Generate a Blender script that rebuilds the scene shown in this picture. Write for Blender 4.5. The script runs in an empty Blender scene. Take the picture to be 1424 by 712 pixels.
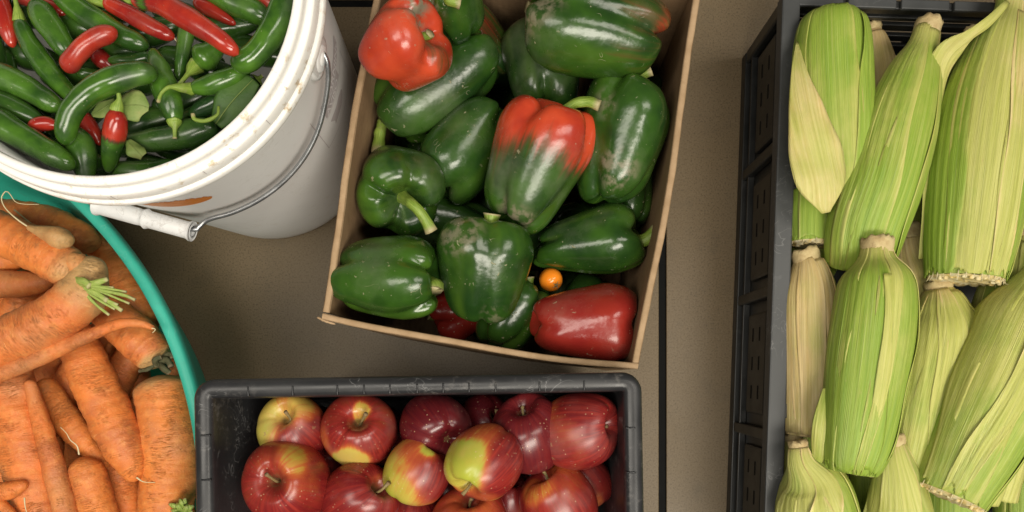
import bpy, bmesh, math, random
import numpy as np
from mathutils import Vector, Matrix

# ------------------------------------------------------------------ camera, light, exposure
S = bpy.context.scene
CAM_H = 90.5            # camera height above the floor, cm
FPX = 1033.0            # focal length in photograph pixels
NX, NY = 740.0, 520.0   # where the point below the camera falls in the photograph
cd = bpy.data.cameras.new("camera"); cam = bpy.data.objects.new("camera", cd)
S.collection.objects.link(cam); S.camera = cam
cam.location = (0, 0, CAM_H / 100)
cd.sensor_width = 36.0; cd.lens = 36.0 * FPX / 1424.0
cd.shift_x = (712 - NX) / 1424.0; cd.shift_y = (NY - 356) / 1424.0
cd.clip_start = 0.02; cd.clip_end = 50
wd = bpy.data.worlds.new("World"); S.world = wd; wd.use_nodes = True
wd.node_tree.nodes["Background"].inputs[0].default_value = (1.0, 0.95, 0.87, 1)
wd.node_tree.nodes["Background"].inputs[1].default_value = 0.075
def area(name, loc, target, sx, sy, power, col):
    l = bpy.data.lights.new(name, 'AREA'); l.shape = 'RECTANGLE'; l.size = sx; l.size_y = sy
    l.energy = power; l.color = col
    o = bpy.data.objects.new(name, l); S.collection.objects.link(o); o.location = loc
    o.rotation_euler = (Vector(target) - Vector(loc)).to_track_quat('-Z', 'Y').to_euler()
area("ceiling_panel_light", (0.45, -0.95, 2.05), (0.0, 0.1, 0.1), 1.35, 0.62, 48, (1.0, 0.93, 0.81))
area("ceiling_panel_light_far", (-0.75, -0.15, 2.2), (0.0, 0.1, 0.1), 0.5, 1.2, 20, (1.0, 0.93, 0.82))
area("ceiling_panel_light_right", (1.1, 0.35, 2.2), (0.0, 0.1, 0.1), 0.5, 1.2, 17, (1.0, 0.93, 0.82))
S.view_settings.view_transform = 'Standard'; S.view_settings.look = 'None'
S.view_settings.exposure = 0.0; S.view_settings.gamma = 1.0; S.view_settings.use_curve_mapping = False
S.cycles.max_bounces = 8
S.cycles.use_denoising = True

# ------------------------------------------------------------------ helpers
PI = math.pi
def at(px, py, z):
    """a photograph pixel at height z (cm) as a point in the place (cm)"""
    k = (CAM_H - z) / FPX
    return np.array([(px - NX) * k, (NY - py) * k, z])
def cmpx(z): return (CAM_H - z) / FPX
def cr(P, n):
    """Catmull-Rom resample of rows P (any number of columns) to n rows"""
    P = np.asarray(P, float)
    if len(P) == 2: P = np.array([P[0], (P[0] + P[1]) / 2, P[1]])
    Q = np.vstack([2 * P[0] - P[1], P, 2 * P[-1] - P[-2]])
    d = np.maximum(np.linalg.norm(np.diff(P[:, :2], axis=0), axis=1), 1e-3)
    cum = np.concatenate([[0], np.cumsum(d)]); tt = np.linspace(0, cum[-1], n)
    out = []
    for t in tt:
        i = min(np.searchsorted(cum, t, side='right') - 1, len(P) - 2)
        u = (t - cum[i]) / d[i]; p0, p1, p2, p3 = Q[i], Q[i + 1], Q[i + 2], Q[i + 3]
        out.append(0.5 * ((2 * p1) + (-p0 + p2) * u + (2 * p0 - 5 * p1 + 4 * p2 - p3) * u * u + (-p0 + 3 * p1 - 3 * p2 + p3) * u ** 3))
    return np.array(out)
def wob(p, seed, k, n=6):
    """smooth pseudo-noise about -1..1 at points p (N,3), wavenumber k"""
    r = np.random.RandomState(seed); o = np.zeros(len(p))
    for i in range(n):
        v = r.normal(size=3); v /= np.linalg.norm(v)
        o += np.sin(p @ v * k * r.uniform(.6, 1.5) + r.uniform(0, 6.28))
    return o / (n ** .5)
def sstep(a, b, x):
    u = np.clip((x - a) / (b - a), 0, 1); return u * u * (3 - 2 * u)
def thing(name, label, cat, loc, group=None):
    o = bpy.data.objects.new(name, None); S.collection.objects.link(o)
    o.empty_display_size = 0.02
    o.location = Vector(loc) / 100; o['label'] = label; o['category'] = cat
    if group: o['group'] = group
    o['loc_cm'] = list(map(float, loc))
    return o
def base_of(parent):
    v = np.zeros(3)
    while parent is not None:
        v = v + np.array(parent.location) * 100; parent = parent.parent
    return v
def mesh(name, V, F, mat, parent=None, attrs=None, smooth=True, origin=None):
    V = np.asarray(V, float)
    org = base_of(parent) if parent is not None else np.zeros(3)
    loc = np.zeros(3)
    if parent is None and origin is not None: loc = np.asarray(origin, float)
    me = bpy.data.meshes.new(name)
    me.from_pydata(((V - org - loc) / 100).tolist(), [], [list(map(int, f)) for f in F])
    for k, a in (attrs or {}).items():
        a = np.asarray(a, np.float32)
        if a.ndim == 1:
            at_ = me.attributes.new(k, 'FLOAT', 'POINT'); at_.data.foreach_set('value', a)
        else:
            at_ = me.attributes.new(k, 'FLOAT_VECTOR', 'POINT'); at_.data.foreach_set('vector', a.ravel())
    if smooth: me.polygons.foreach_set('use_smooth', [True] * len(me.polygons))
    me.materials.append(mat); me.update()
    o = bpy.data.objects.new(name, me); S.collection.objects.link(o)
    if parent is not None: o.parent = parent
    else: o.location = Vector(loc) / 100
    return o
def grid_faces(nr, nc, wrap):
    F = []
    for i in range(nr - 1):
        for j in range(nc if wrap else nc - 1):
            k = (j + 1) % nc
            F.append((i * nc + j, i * nc + k, (i + 1) * nc + k, (i + 1) * nc + j))
    return F
def frames(C):
    """per ring: tangent, 'up' side direction (towards +z), binormal"""
    T = np.gradient(C, axis=0); T /= np.linalg.norm(T, axis=1)[:, None]
    up = np.array([0, 0, 1.0]); N = up - (T @ up)[:, None] * T
    n = np.linalg.norm(N, axis=1)
    if n.min() < .25:
        ref = np.array([.3, -.9, .2]); N = ref - (T @ ref)[:, None] * T; n = np.linalg.norm(N, axis=1)
    N /= n[:, None]
    return T, N, np.cross(T, N)
def tube(C, R, ns=18, bump=None, cap=True, sq=1.0):
    """C (n,3), R (n,) -> V, F, t, angle, centre-per-vertex; angle 0 is the upper side"""
    C = np.asarray(C, float); R = np.asarray(R, float); n = len(C)
    T, N, B = frames(C)
    a = np.arange(ns) / ns * 2 * PI
    V = (C[:, None] + R[:, None, None] * (np.cos(a)[None, :, None] * N[:, None] * sq + np.sin(a)[None, :, None] * B[:, None]))
    ctr = np.repeat(C[:, None], ns, 1).reshape(-1, 3); V = V.reshape(-1, 3)
    t = np.repeat(np.linspace(0, 1, n), ns); A = np.tile(a, n)
    if bump is not None: V = ctr + (V - ctr) * (1 + bump(V, t, A))[:, None]
    F = grid_faces(n, ns, True)
    if cap:
        V = np.vstack([V, C[0], C[-1]]); ctr = np.vstack([ctr, C[0], C[-1]])
        t = np.append(t, [0, 1]); A = np.append(A, [0, 0]); b = n * ns
        for j in range(ns):
            k = (j + 1) % ns
            F.append((b, k, j)); F.append((b + 1, (n - 1) * ns + j, (n - 1) * ns + k))
    return V, F, t, A, ctr
def wrapco(t, A, length, rad):
    return np.stack([np.cos(A), np.sin(A), t * length / max(rad, 1e-3)], 1)
def join(*parts):
    Vs, Fs, o = [], [], 0
    for V, F in parts:
        Vs.append(np.asarray(V, float)); Fs += [tuple(i + o for i in f) for f in F]; o += len(V)
    return np.vstack(Vs), Fs
def box(c, size, rz=0.0, bev=0.0):
    bm = bmesh.new(); bmesh.ops.create_cube(bm, size=1.0)
    for v in bm.verts: v.co = Vector((v.co.x * size[0], v.co.y * size[1], v.co.z * size[2]))
    if bev > 0: bmesh.ops.bevel(bm, geom=bm.edges[:], offset=bev, segments=2, affect='EDGES', profile=.5)
    m = Matrix.Rotation(rz, 3, 'Z'); bm.verts.index_update()
    V = np.array([list(m @ v.co) for v in bm.verts]) + np.asarray(c, float)
    F = [tuple(v.index for v in f.verts) for f in bm.faces]; bm.free()
    return V, F
def lathe(profile, ns=72, wrapf=None):
    """profile [(r,z)...] open; about z axis at the origin"""
    P = np.asarray(profile, float); a = np.arange(ns) / ns * 2 * PI
    V = np.stack([P[:, 0, None] * np.cos(a), P[:, 0, None] * np.sin(a), np.repeat(P[:, 1, None], ns, 1)], -1).reshape(-1, 3)
    return V, grid_faces(len(P), ns, True)
def rrect_loop(hx, hy, rc, nc=6):
    pts = []
    for qx, qy, a0 in ((1, 1, 0), (-1, 1, 90), (-1, -1, 180), (1, -1, 270)):
        for i in range(nc + 1):
            a = math.radians(a0 + 90 * i / nc)
            pts.append((qx * (hx - rc) + rc * math.cos(a), qy * (hy - rc) + rc * math.sin(a)))
    return np.array(pts)
def loft(profile, hx, hy, rc, c, rz, nc=6):
    """profile [(offset, z)]: rounded rectangles stacked to a surface"""
    loops = []
    for off, z in profile:
        l = rrect_loop(hx + off, hy + off, max(rc + off, .05), nc)
        loops.append(np.column_stack([l, np.full(len(l), z)]))
    n = len(loops[0]); V = np.vstack(loops)
    cs, sn = math.cos(rz), math.sin(rz)
    V = np.column_stack([V[:, 0] * cs - V[:, 1] * sn + c[0], V[:, 0] * sn + V[:, 1] * cs + c[1], V[:, 2]])
    return V, grid_faces(len(loops), n, True)

# ------------------------------------------------------------------ materials
class M:
    def __init__(s, name):
        s.m = bpy.data.materials.new(name); s.m.use_nodes = True; s.nt = s.m.node_tree
        s.b = s.nt.nodes["Principled BSDF"]
    def n(s, typ, props=None, **ins):
        nd = s.nt.nodes.new('ShaderNode' + typ)
        for k, v in (props or {}).items(): setattr(nd, k, v)
        for k, v in ins.items(): s.put(nd.inputs[int(k[1:])] if k[0] == '_' else nd.inputs[k], v)
        return nd
    def put(s, sock, v):
        if isinstance(v, bpy.types.NodeSocket): s.nt.links.new(v, sock)
        else:
            try: sock.default_value = v
            except Exception: sock.default_value = (*v, 1)
    def attr(s, name, vec=False):
        nd = s.n('Attribute', {'attribute_name': name}); return nd.outputs['Vector' if vec else 'Fac']
    def obj(s): return s.n('TexCoord').outputs['Object']
    def rnd(s): return s.n('ObjectInfo').outputs['Random']
    def vscale(s, v, sx, sy, sz): return s.n('VectorMath', {'operation': 'MULTIPLY'}, _0=v, _1=(sx, sy, sz)).outputs[0]
    def vadd(s, v, w): return s.n('VectorMath', {'operation': 'ADD'}, _0=v, _1=w).outputs[0]
    def noise(s, v, scale, detail=4, rough=.55, dist=0.0):
        return s.n('TexNoise', Vector=v, Scale=scale, Detail=detail, Roughness=rough, Distortion=dist).outputs['Fac']
    def rng(s, x, a, b, c=0.0, d=1.0, smooth=True):
        nd = s.n('MapRange', {'interpolation_type': 'SMOOTHSTEP' if smooth else 'LINEAR'}, _0=x, _1=a, _2=b, _3=c, _4=d)
        return nd.outputs[0]
    def math(s, op, a, b=0.0): return s.n('Math', {'operation': op}, _0=a, _1=b).outputs[0]
    def mix(s, f, a, b, mode='MIX'):
        nd = s.n('Mix', {'data_type': 'RGBA', 'blend_type': mode, 'clamp_factor': True})
        s.put(nd.inputs[0], f); s.put(nd.inputs[6], a); s.put(nd.inputs[7], b); return nd.outputs[2]
    def bump(s, h, strength, dist=.001):
        nd = s.n('Bump', Strength=strength, Distance=dist, Height=h)
        if s.b.inputs['Normal'].is_linked: s.put(nd.inputs['Normal'], s.b.inputs['Normal'].links[0].from_socket)
        s.put(s.b.inputs['Normal'], nd.outputs[0])
    def out(s, col, rough=.5, spec=.5, **kw):
        s.put(s.b.inputs['Base Color'], col); s.put(s.b.inputs['Roughness'], rough)
        s.put(s.b.inputs['Specular IOR Level'], spec)
        for k, v in kw.items(): s.put(s.b.inputs[k.replace('_', ' ')], v)
        return s.m

def mat_pepper():
    m = M('pepper_skin'); o = m.vadd(m.obj(), m.n('CombineXYZ', _0=m.rnd(), _1=m.rnd()).outputs[0])
    mx = m.attr('mx'); dk = m.attr('dk'); w = m.attr('wr', True)
    n1 = m.noise(o, 22, 3); n2 = m.noise(o, 60, 4)
    st = m.noise(m.vscale(w, 5, 5, .6), 1.6, 3)
    g = m.mix(m.rng(n1, .3, .75), (.010, .034, .006), (.036, .098, .010))
    g = m.mix(m.math('MULTIPLY', m.rng(m.noise(m.vscale(w, 1.2, 1.2, .5), 1.3, 2), .45, .75), .40), g, (.085, .165, .015))
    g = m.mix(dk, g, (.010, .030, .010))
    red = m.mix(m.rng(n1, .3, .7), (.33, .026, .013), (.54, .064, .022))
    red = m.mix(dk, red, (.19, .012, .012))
    f = m.math('ADD', mx, m.math('MULTIPLY', m.math('SUBTRACT', st, .5), .7))
    f = m.math('ADD', f, m.math('MULTIPLY', m.math('SUBTRACT', n2, .5), .2))
    c = m.mix(m.rng(f, .22, .58), g, (.095, .052, .016))
    c = m.mix(m.rng(f, .42, .86), c, red)
    film = m.noise(o, 14, 5, .6)
    c = m.mix(m.rng(film, .48, .80, 0, .20), c, (.27, .27, .19))
    # dust specks, little scars and pale scratches
    s1 = m.noise(m.vadd(o, m.vscale(m.n('TexNoise', Vector=o, Scale=40).outputs['Color'], .03, .03, .03)), 210, 2, .5)
    cl = m.noise(o, 30, 2)
    sc = m.math('MULTIPLY', m.rng(s1, .675, .71), m.rng(cl, .52, .62))
    vo = m.n('TexVoronoi', Vector=o, Scale=165).outputs['Distance']
    sp = m.math('MULTIPLY', m.rng(vo, .13, .08), m.rng(m.noise(o, 70, 2), .56, .62))
    lw = m.noise(m.vadd(m.vscale(o, 1, 1, 1), (3, 1, 2)), 75, 1, .5, 1.2)
    ln = m.math('MULTIPLY', m.rng(m.math('ABSOLUTE', m.math('SUBTRACT', lw, .5)), .012, .003), m.rng(m.noise(o, 48, 2), .655, .70))
    mk = m.math('MAXIMUM', m.math('MAXIMUM', sc, sp), m.math('MULTIPLY', ln, .8))
    c = m.mix(m.math('MULTIPLY', mk, .55), c, (.36, .32, .20))
    sd = m.attr('soil'); c = m.mix(m.math('MULTIPLY', sd, m.rng(m.noise(o, 130, 5), .40, .62)), c, (.22, .19, .13))
    m.bump(m.noise(o, 46, 3), .22, .004)
    m.bump(m.math('ADD', mk, m.math('MULTIPLY', n2, .1)), .35, .0006)
    r = m.math('ADD', m.rng(film, .35, .75, .20, .34), m.math('MULTIPLY', mk, .3))
    return m.out(c, r, .5, Coat_Weight=.04, Coat_Roughness=.12)
def mat_chili():
    m = M('chili_skin'); o = m.vadd(m.obj(), m.n('CombineXYZ', _0=m.rnd(), _1=m.rnd()).outputs[0])
    mx = m.attr('mx'); dk = m.attr('dk'); w = m.vadd(m.attr('wr', True), m.n('CombineXYZ', _0=m.math('MULTIPLY', m.rnd(), 9.0)).outputs[0])
    n1 = m.noise(o, 45, 3); st = m.noise(m.vscale(w, 3, 3, .5), 1.8, 4)
    g = m.mix(m.rng(n1, .3, .7), (.019, .060, .008), (.062, .155, .014))
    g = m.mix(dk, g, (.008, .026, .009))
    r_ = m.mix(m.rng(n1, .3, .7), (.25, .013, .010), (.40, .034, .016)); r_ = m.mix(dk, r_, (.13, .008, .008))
    f = m.math('ADD', mx, m.math('MULTIPLY', m.math('SUBTRACT', st, .5), .5))
    c = m.mix(m.rng(f, .30, .5), g, (.06, .030, .012)); c = m.mix(m.rng(f, .45, .68), c, r_)
    film = m.noise(o, 30, 5, .6)
    c = m.mix(m.rng(film, .52, .82, 0, .10), c, (.28, .29, .20))
    ck = m.noise(m.vscale(w, 7, 7, 1.1), 2.2, 2)
    k = m.math('MULTIPLY', m.rng(ck, .70, .735), m.rng(m.noise(o, 38, 2), .52, .6))
    sp = m.math('MULTIPLY', m.rng(m.n('TexVoronoi', Vector=o, Scale=300).outputs['Distance'], .14, .08), m.rng(m.noise(o, 80, 2), .56, .62))
    k = m.math('MAXIMUM', k, sp)
    c = m.mix(m.math('MULTIPLY', k, .6), c, (.40, .40, .25))
    m.bump(m.noise(o, 80, 2), .12, .002); m.bump(k, .3, .0004)
    return m.out(c, m.rng(film, .35, .75, .16, .34), .5, Coat_Weight=.10, Coat_Roughness=.1)
def mat_stem(name, a, b, tip, rough=.45):
    m = M(name); o = m.obj(); w = m.attr('wr', True); t = m.attr('tt')
    st = m.noise(m.vscale(w, 6, 6, .4), 1.5, 3)
    c = m.mix(m.rng(st, .35, .65), a, b); c = m.mix(m.rng(t, .86, .98), c, tip)
    c = m.mix(m.rng(m.noise(o, 160, 4), .58, .7, 0, .4), c, (.30, .27, .15))
    m.bump(st, .5, .0008)
    return m.out(c, rough, .45)
def mat_apple():
    m = M('apple_skin'); o = m.vadd(m.obj(), m.n('CombineXYZ', _0=m.rnd(), _1=m.rnd()).outputs[0])
    mx = m.attr('mx'); dk = m.attr('dk'); w = m.vadd(m.attr('wr', True), m.n('CombineXYZ', _2=m.math('MULTIPLY', m.rnd(), 20.0)).outputs[0])
    t = m.attr('tt')
    st = m.noise(m.vscale(w, 9, 9, 1.2), 1.4, 4, .6); n1 = m.noise(o, 20, 4); n2 = m.noise(o, 90, 4)
    gy = m.mix(m.rng(n1, .35, .65), (.36, .385, .045), (.50, .36, .07))
    f = m.math('ADD', mx, m.math('MULTIPLY', m.math('SUBTRACT', st, .5), .45))
    f = m.math('ADD', f, m.math('MULTIPLY', m.math('SUBTRACT', n2, .5), .30))
    red = m.mix(m.rng(st, .30, .78), (.150, .010, .012), (.31, .030, .020))
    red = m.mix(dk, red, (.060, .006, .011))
    c = m.mix(m.rng(f, .12, .58), gy, (.46, .105, .028)); c = m.mix(m.rng(f, .36, .88), c, red)
    vo = m.n('TexVoronoi', Vector=o, Scale=215).outputs['Distance']
    le = m.math('MULTIPLY', m.rng(vo, .17, .10), m.rng(m.noise(o, 60, 1), .40, .55))
    c = m.mix(m.math('MULTIPLY', le, .42), c, (.62, .42, .25))
    ru = m.math('MULTIPLY', m.rng(t, .11, .03), m.rng(m.noise(o, 150, 4), .35, .6))
    c = m.mix(m.math('MULTIPLY', ru, .75), c, (.17, .12, .05))
    ru2 = m.math('MULTIPLY', m.rng(t, .955, .985), .85)
    c = m.mix(ru2, c, (.16, .085, .04))
    sc = m.math('MULTIPLY', m.rng(m.noise(o, 120, 3), .66, .69), m.rng(m.noise(o, 26, 2), .56, .62))
    c = m.mix(m.math('MULTIPLY', sc, .6), c, (.28, .15, .07))
    film = m.noise(o, 24, 5); c = m.mix(m.rng(film, .5, .8, 0, .12), c, (.45, .36, .33))
    m.bump(n2, .06, .001)
    return m.out(c, m.math('ADD', m.rng(film, .3, .8, .25, .40), m.math('MULTIPLY', sc, .2)), .5)
def mat_carrot():
    m = M('carrot_skin'); o = m.vadd(m.obj(), m.n('CombineXYZ', _0=m.rnd(), _1=m.rnd()).outputs[0])
    mx = m.attr('mx'); w = m.vadd(m.attr('wr', True), m.n('CombineXYZ', _2=m.math('MULTIPLY', m.rnd(), 30.0)).outputs[0])
    rr = m.rnd()
    n1 = m.noise(o, 24, 6, .62); n2 = m.noise(o, 120, 6, .65); n0 = m.noise(o, 9, 4, .6)
    ori = m.mix(rr, (.74, .225, .040), (.66, .175, .038))
    c = m.mix(m.rng(n1, .28, .62), (.50, .145, .045), ori)
    c = m.mix(m.rng(n2, .46, .74, 0, .55), c, (.80, .33, .09))
    c = m.mix(m.rng(n0, .48, .68, 0, .60), c, (.50, .235, .095))
    f = m.math('ADD', mx, m.math('MULTIPLY', m.math('SUBTRACT', n1, .5), .9))
    c = m.mix(m.rng(f, .35, .85, 0, .9), c, (.46, .30, .125))
    c = m.mix(m.rng(f, .95, 1.25, 0, .8), c, (.12, .11, .04))
    # ring creases, broken up, with soil caught in some of them
    wd_ = m.vadd(w, m.vscale(m.n('TexNoise', Vector=o, Scale=30.0).outputs['Color'], .5, .5, .5))
    rg = m.noise(m.vscale(wd_, .8, .8, 6.5), 1.6, 4, .62, .3)
    ed = m.math('ABSOLUTE', m.math('SUBTRACT', rg, .5))
    cr_ = m.math('MULTIPLY', m.rng(ed, .030, .002), m.rng(m.noise(o, 38, 4, .6), .52, .66))
    c = m.mix(m.math('MULTIPLY', cr_, .30), c, (.22, .10, .045))
    pale = m.math('MULTIPLY', m.rng(m.noise(m.vadd(m.vscale(wd_, 1.2, 1.2, 9.0), (5, 3, 7)), 1.4, 4), .60, .72), m.rng(m.noise(o, 45, 3), .48, .62))
    c = m.mix(m.math('MULTIPLY', pale, .45), c, (.85, .50, .22))
    sl = m.math('MULTIPLY', m.rng(m.noise(o, 55, 7, .72), .52, .72), m.rng(m.noise(o, 15, 4, .6), .46, .64))
    c = m.mix(m.math('MULTIPLY', sl, .45), c, (.20, .125, .065))
    n3 = m.noise(o, 480, 4, .65)
    c = m.mix(m.rng(n3, .58, .74, 0, .25), c, (.36, .13, .045)); c = m.mix(m.rng(n3, .44, .30, 0, .35), c, (.86, .42, .15))
    fl_ = m.math('MULTIPLY', m.rng(m.math('ABSOLUTE', m.math('SUBTRACT', m.noise(m.vscale(wd_, .5, .5, 8.0), 2.0, 5, .7, .5), .5)), .020, .001), m.rng(m.noise(o, 22, 4, .6), .50, .60))
    c = m.mix(m.math('MULTIPLY', fl_, .32), c, (.13, .06, .03))
    m.bump(m.math('SUBTRACT', m.math('ADD', m.math('MULTIPLY', n2, .7), m.math('MULTIPLY', n3, .35)), m.math('ADD', m.math('MULTIPLY', cr_, .8), m.math('MULTIPLY', fl_, .7))), .7, .0013); m.bump(rg, .30, .0026)
    return m.out(c, m.rng(n1, .3, .7, .42, .60), .40, Subsurface_Weight=.08, Subsurface_Radius=(.006, .003, .001), Subsurface_Scale=.3)
def mat_husk():
    m = M('corn_husk'); w = m.attr('st', True); tone = m.attr('mx'); t = m.attr('tt'); br = m.attr('dk')
    sp = m.vadd(w, m.n('CombineXYZ', _0=m.math('MULTIPLY', m.rnd(), 50.0), _1=m.math('MULTIPLY', m.rnd(), 80.0)).outputs[0])
    s1 = m.noise(m.vscale(sp, 2.6, .04, 1), 1.0, 3, .6); s2 = m.noise(m.vscale(sp, 11.0, .07, 1), 1.0, 2, .5)
    s3 = m.noise(m.vscale(sp, .8, .07, 1), 1.0, 3, .6); pt = m.noise(m.vscale(sp, .22, .16, 1), 1.0, 4, .6)
    gr = m.mix(m.rng(s1, .3, .7), (.205, .325, .032), (.295, .400, .056))
    ye = m.mix(m.rng(s1, .3, .7), (.395, .415, .090), (.510, .505, .150))
    pa = m.mix(m.rng(s1, .3, .7), (.600, .440, .175), (.740, .600, .310))
    tn = m.math('ADD', tone, m.math('MULTIPLY', m.math('SUBTRACT', s3, .5), .28))
    tn = m.math('ADD', tn, m.math('MULTIPLY', m.math('SUBTRACT', pt, .5), .85))
    c = m.mix(m.rng(tn, .0, .45), gr, ye); c = m.mix(m.rng(tn, .60, 1.05), c, pa)
    c = m.mix(m.rng(s2, .54, .72, 0, .18), c, (.66, .66, .38))
    c = m.mix(m.rng(s2, .46, .30, 0, .15), c, (.20, .26, .055))
    c = m.mix(br, c, (.40, .265, .115))
    bl = m.math('MULTIPLY', m.rng(m.noise(m.vscale(sp, .8, .35, 1), 1.0, 5, .7), .63, .76), .38)
    c = m.mix(bl, c, (.46, .31, .15))
    dots = m.math('MULTIPLY', m.rng(m.noise(m.vscale(sp, 5, 4, 1), 1.0, 2), .755, .785), .6); c = m.mix(dots, c, (.14, .085, .035))
    h = m.math('ADD', m.math('MULTIPLY', s2, .9), m.noise(m.vscale(sp, 22, .1, 1), 1.0, 1))
    m.bump(h, .60, .0011); m.bump(m.noise(m.vscale(sp, 1.2, .5, 1), 1.0, 3), .25, .003)
    return m.out(c, .44, .40, Subsurface_Weight=.10, Subsurface_Radius=(.006, .006, .002), Subsurface_Scale=.25)
def mat_plain(name, col, col2, scale, rough, spec=.5, scratch=0, scol=(.3, .3, .3), bump=0, spots=0, spcol=(.2, .15, .1), bscale=None):
    m = M(name); o = m.obj(); n1 = m.noise(o, scale, 5, .6)
    c = m.mix(m.rng(n1, .3, .7), col, col2)
    if scratch:
        sv = m.noise(m.vadd(o, m.vscale(m.n('TexNoise', Vector=o, Scale=9).outputs['Color'], .2, .2, .2)), 60, 2, .5, .6)
        k = m.math('MULTIPLY', m.rng(m.math('ABSOLUTE', m.math('SUBTRACT', sv, .5)), .016, .004), m.rng(m.noise(o, 24, 3), .50, .62))
        k = m.math('MAXIMUM', k, m.math('MULTIPLY', m.rng(m.noise(o, 180, 5, .7), .62, .72), m.rng(m.noise(o, 16, 3), .5, .62)))
        c = m.mix(m.math('MULTIPLY', k, scratch), c, scol)
    if spots:
        k = m.math('MULTIPLY', m.rng(m.noise(o, 95, 5, .7), .53, .68), m.rng(m.noise(o, 13, 3), .42, .60))
        c = m.mix(m.math('MULTIPLY', k, spots), c, spcol)
    if bump: m.bump(m.noise(o, bscale or scale * 6, 4), bump, .001)
    return m.out(c, m.rng(n1, .3, .7, rough - .06, rough + .08), spec)
def mat_floor():
    m = M('floor_tile_stone'); o = m.vadd(m.obj(), m.n('CombineXYZ', _0=m.math('MULTIPLY', m.rnd(), 5.0)).outputs[0])
    n1 = m.noise(o, 5, 4); n2 = m.noise(o, 480, 3, .6); n3 = m.noise(o, 1100, 2)
    c = m.mix(m.rng(n1, .3, .7), (.136, .097, .051), (.150, .108, .058))
    c = m.mix(m.rng(n2, .38, .64, 0, .6), c, (.185, .140, .083)); c = m.mix(m.rng(n2, .46, .34, 0, .55), c, (.072, .052, .029))
    c = m.mix(m.rng(n3, .60, .70, 0, .5), c, (.24, .20, .135)); c = m.mix(m.rng(m.noise(o, 22, 5, .7), .5, .75, 0, .35), c, (.09, .073, .047))
    m.bump(n2, .25, .0008)
    return m.out(c, m.rng(n1, .3, .7, .42, .55), .4)
def mat_card():
    m = M('corrugated_cardboard'); o = m.obj()
    fi = m.noise(m.vscale(o, 1, 1, 9), 60, 4, .6); n1 = m.noise(o, 9, 5, .6)
    fl = m.n('TexWave', {'wave_type': 'BANDS', 'bands_direction': 'X'}, Vector=o, Scale=48, Distortion=.6, Detail=1).outputs['Fac']
    c = m.mix(m.rng(n1, .3, .7), (.225, .140, .073), (.300, .195, .108)); c = m.mix(m.rng(fi, .35, .7, 0, .4), c, (.19, .115, .058))
    c = m.mix(m.rng(m.noise(o, 20, 6, .72), .50, .72, 0, .65), c, (.15, .09, .045))
    m.bump(fl, .30, .0012); m.bump(fi, .25, .0006)
    return m.out(c, .72, .25)
MT = {}
MT['pepper'] = mat_pepper(); MT['chili'] = mat_chili(); MT['apple'] = mat_apple(); MT['carrot'] = mat_carrot(); MT['husk'] = mat_husk()
MT['stem'] = mat_stem('green_stem', (.13, .22, .022), (.24, .33, .055), (.36, .31, .16))
MT['astem'] = mat_stem('apple_stem', (.17, .12, .05), (.30, .23, .09), (.20, .13, .06), .7)
MT['greens'] = mat_stem('carrot_greens', (.20, .31, .045), (.38, .45, .12), (.42, .40, .18), .5)
MT['soilcrown'] = mat_stem('soil_caked_crown', (.035, .045, .016), (.095, .085, .04), (.16, .12, .07), .8)
MT['hair'] = mat_plain('root_hair', (.60, .50, .27), (.66, .58, .38), 60, .6)
MT['shank'] = mat_plain('corn_shank', (.56, .46, .24), (.40, .29, .14), 90, .75, .2, bump=.5, spots=.5, spcol=(.20, .12, .06))
MT['cob'] = mat_plain('corn_cob_end', (.62, .46, .16), (.66, .60, .40), 160, .6, .3, bump=.6, spots=.6, spcol=(.30, .20, .09))
MT['leaf'] = mat_plain('dry_leaf', (.12, .19, .04), (.22, .27, .085), 70, .6, .3, spots=.4, spcol=(.30, .24, .1), bump=.4)
MT['dleaf'] = mat_plain('green_leaf', (.035, .085, .015), (.06, .12, .025), 60, .5, .3, bump=.4)
MT['white'] = mat_plain('white_plastic', (.75, .745, .73), (.79, .785, .77), 9, .42, .5, scratch=.22, scol=(.50, .48, .44), spots=.20, spcol=(.50, .44, .34))
MT['rim'] = mat_plain('white_rim_plastic', (.85, .835, .795), (.88, .865, .83), 12, .38, .5, scratch=.3, scol=(.50, .47, .40), spots=.85, spcol=(.46, .33, .16))
MT['orange'] = mat_plain('orange_sticker', (.60, .21, .035), (.55, .18, .03), 60, .5, .4, spots=.5, spcol=(.25, .1, .03))
MT['print'] = mat_plain('grey_print', (.47, .43, .43), (.52, .48, .48), 40, .5)
MT['printlight'] = mat_plain('white_print', (.74, .72, .72), (.76, .75, .75), 40, .5)
MT['wire'] = mat_plain('galvanised_wire', (.30, .31, .32), (.38, .39, .40), 60, .34, .5, spots=.3); MT['wire'].node_tree.nodes["Principled BSDF"].inputs['Metallic'].default_value = .85
MT['grip'] = mat_plain('grip_plastic', (.66, .67, .67), (.72, .73, .73), 40, .45, .5, scratch=.5, scol=(.36, .35, .34), spots=.35)
MT['teal'] = mat_plain('teal_plastic', (.030, .370, .272), (.042, .420, .315), 14, .45, .45, scratch=.35, scol=(.16, .50, .41), spots=.35, spcol=(.10, .16, .11), bump=.05)
MT['crate'] = mat_plain('grey_crate_plastic', (.018, .0185, .020), (.027, .0275, .029), 16, .36, .4, scratch=.40, scol=(.26, .26, .26), spots=.35, spcol=(.17, .16, .15), bump=.12, bscale=60)
MT['blackcrate'] = mat_plain('black_crate_plastic', (.009, .010, .0095), (.015, .016, .0155), 20, .42, .5, scratch=.15, scol=(.09, .09, .085))
MT['greycrate'] = mat_plain('slate_crate_plastic', (.040, .043, .044), (.052, .055, .056), 14, .48, .45, scratch=.35, scol=(.2, .2, .2), spots=.2, spcol=(.13, .12, .11))
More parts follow.
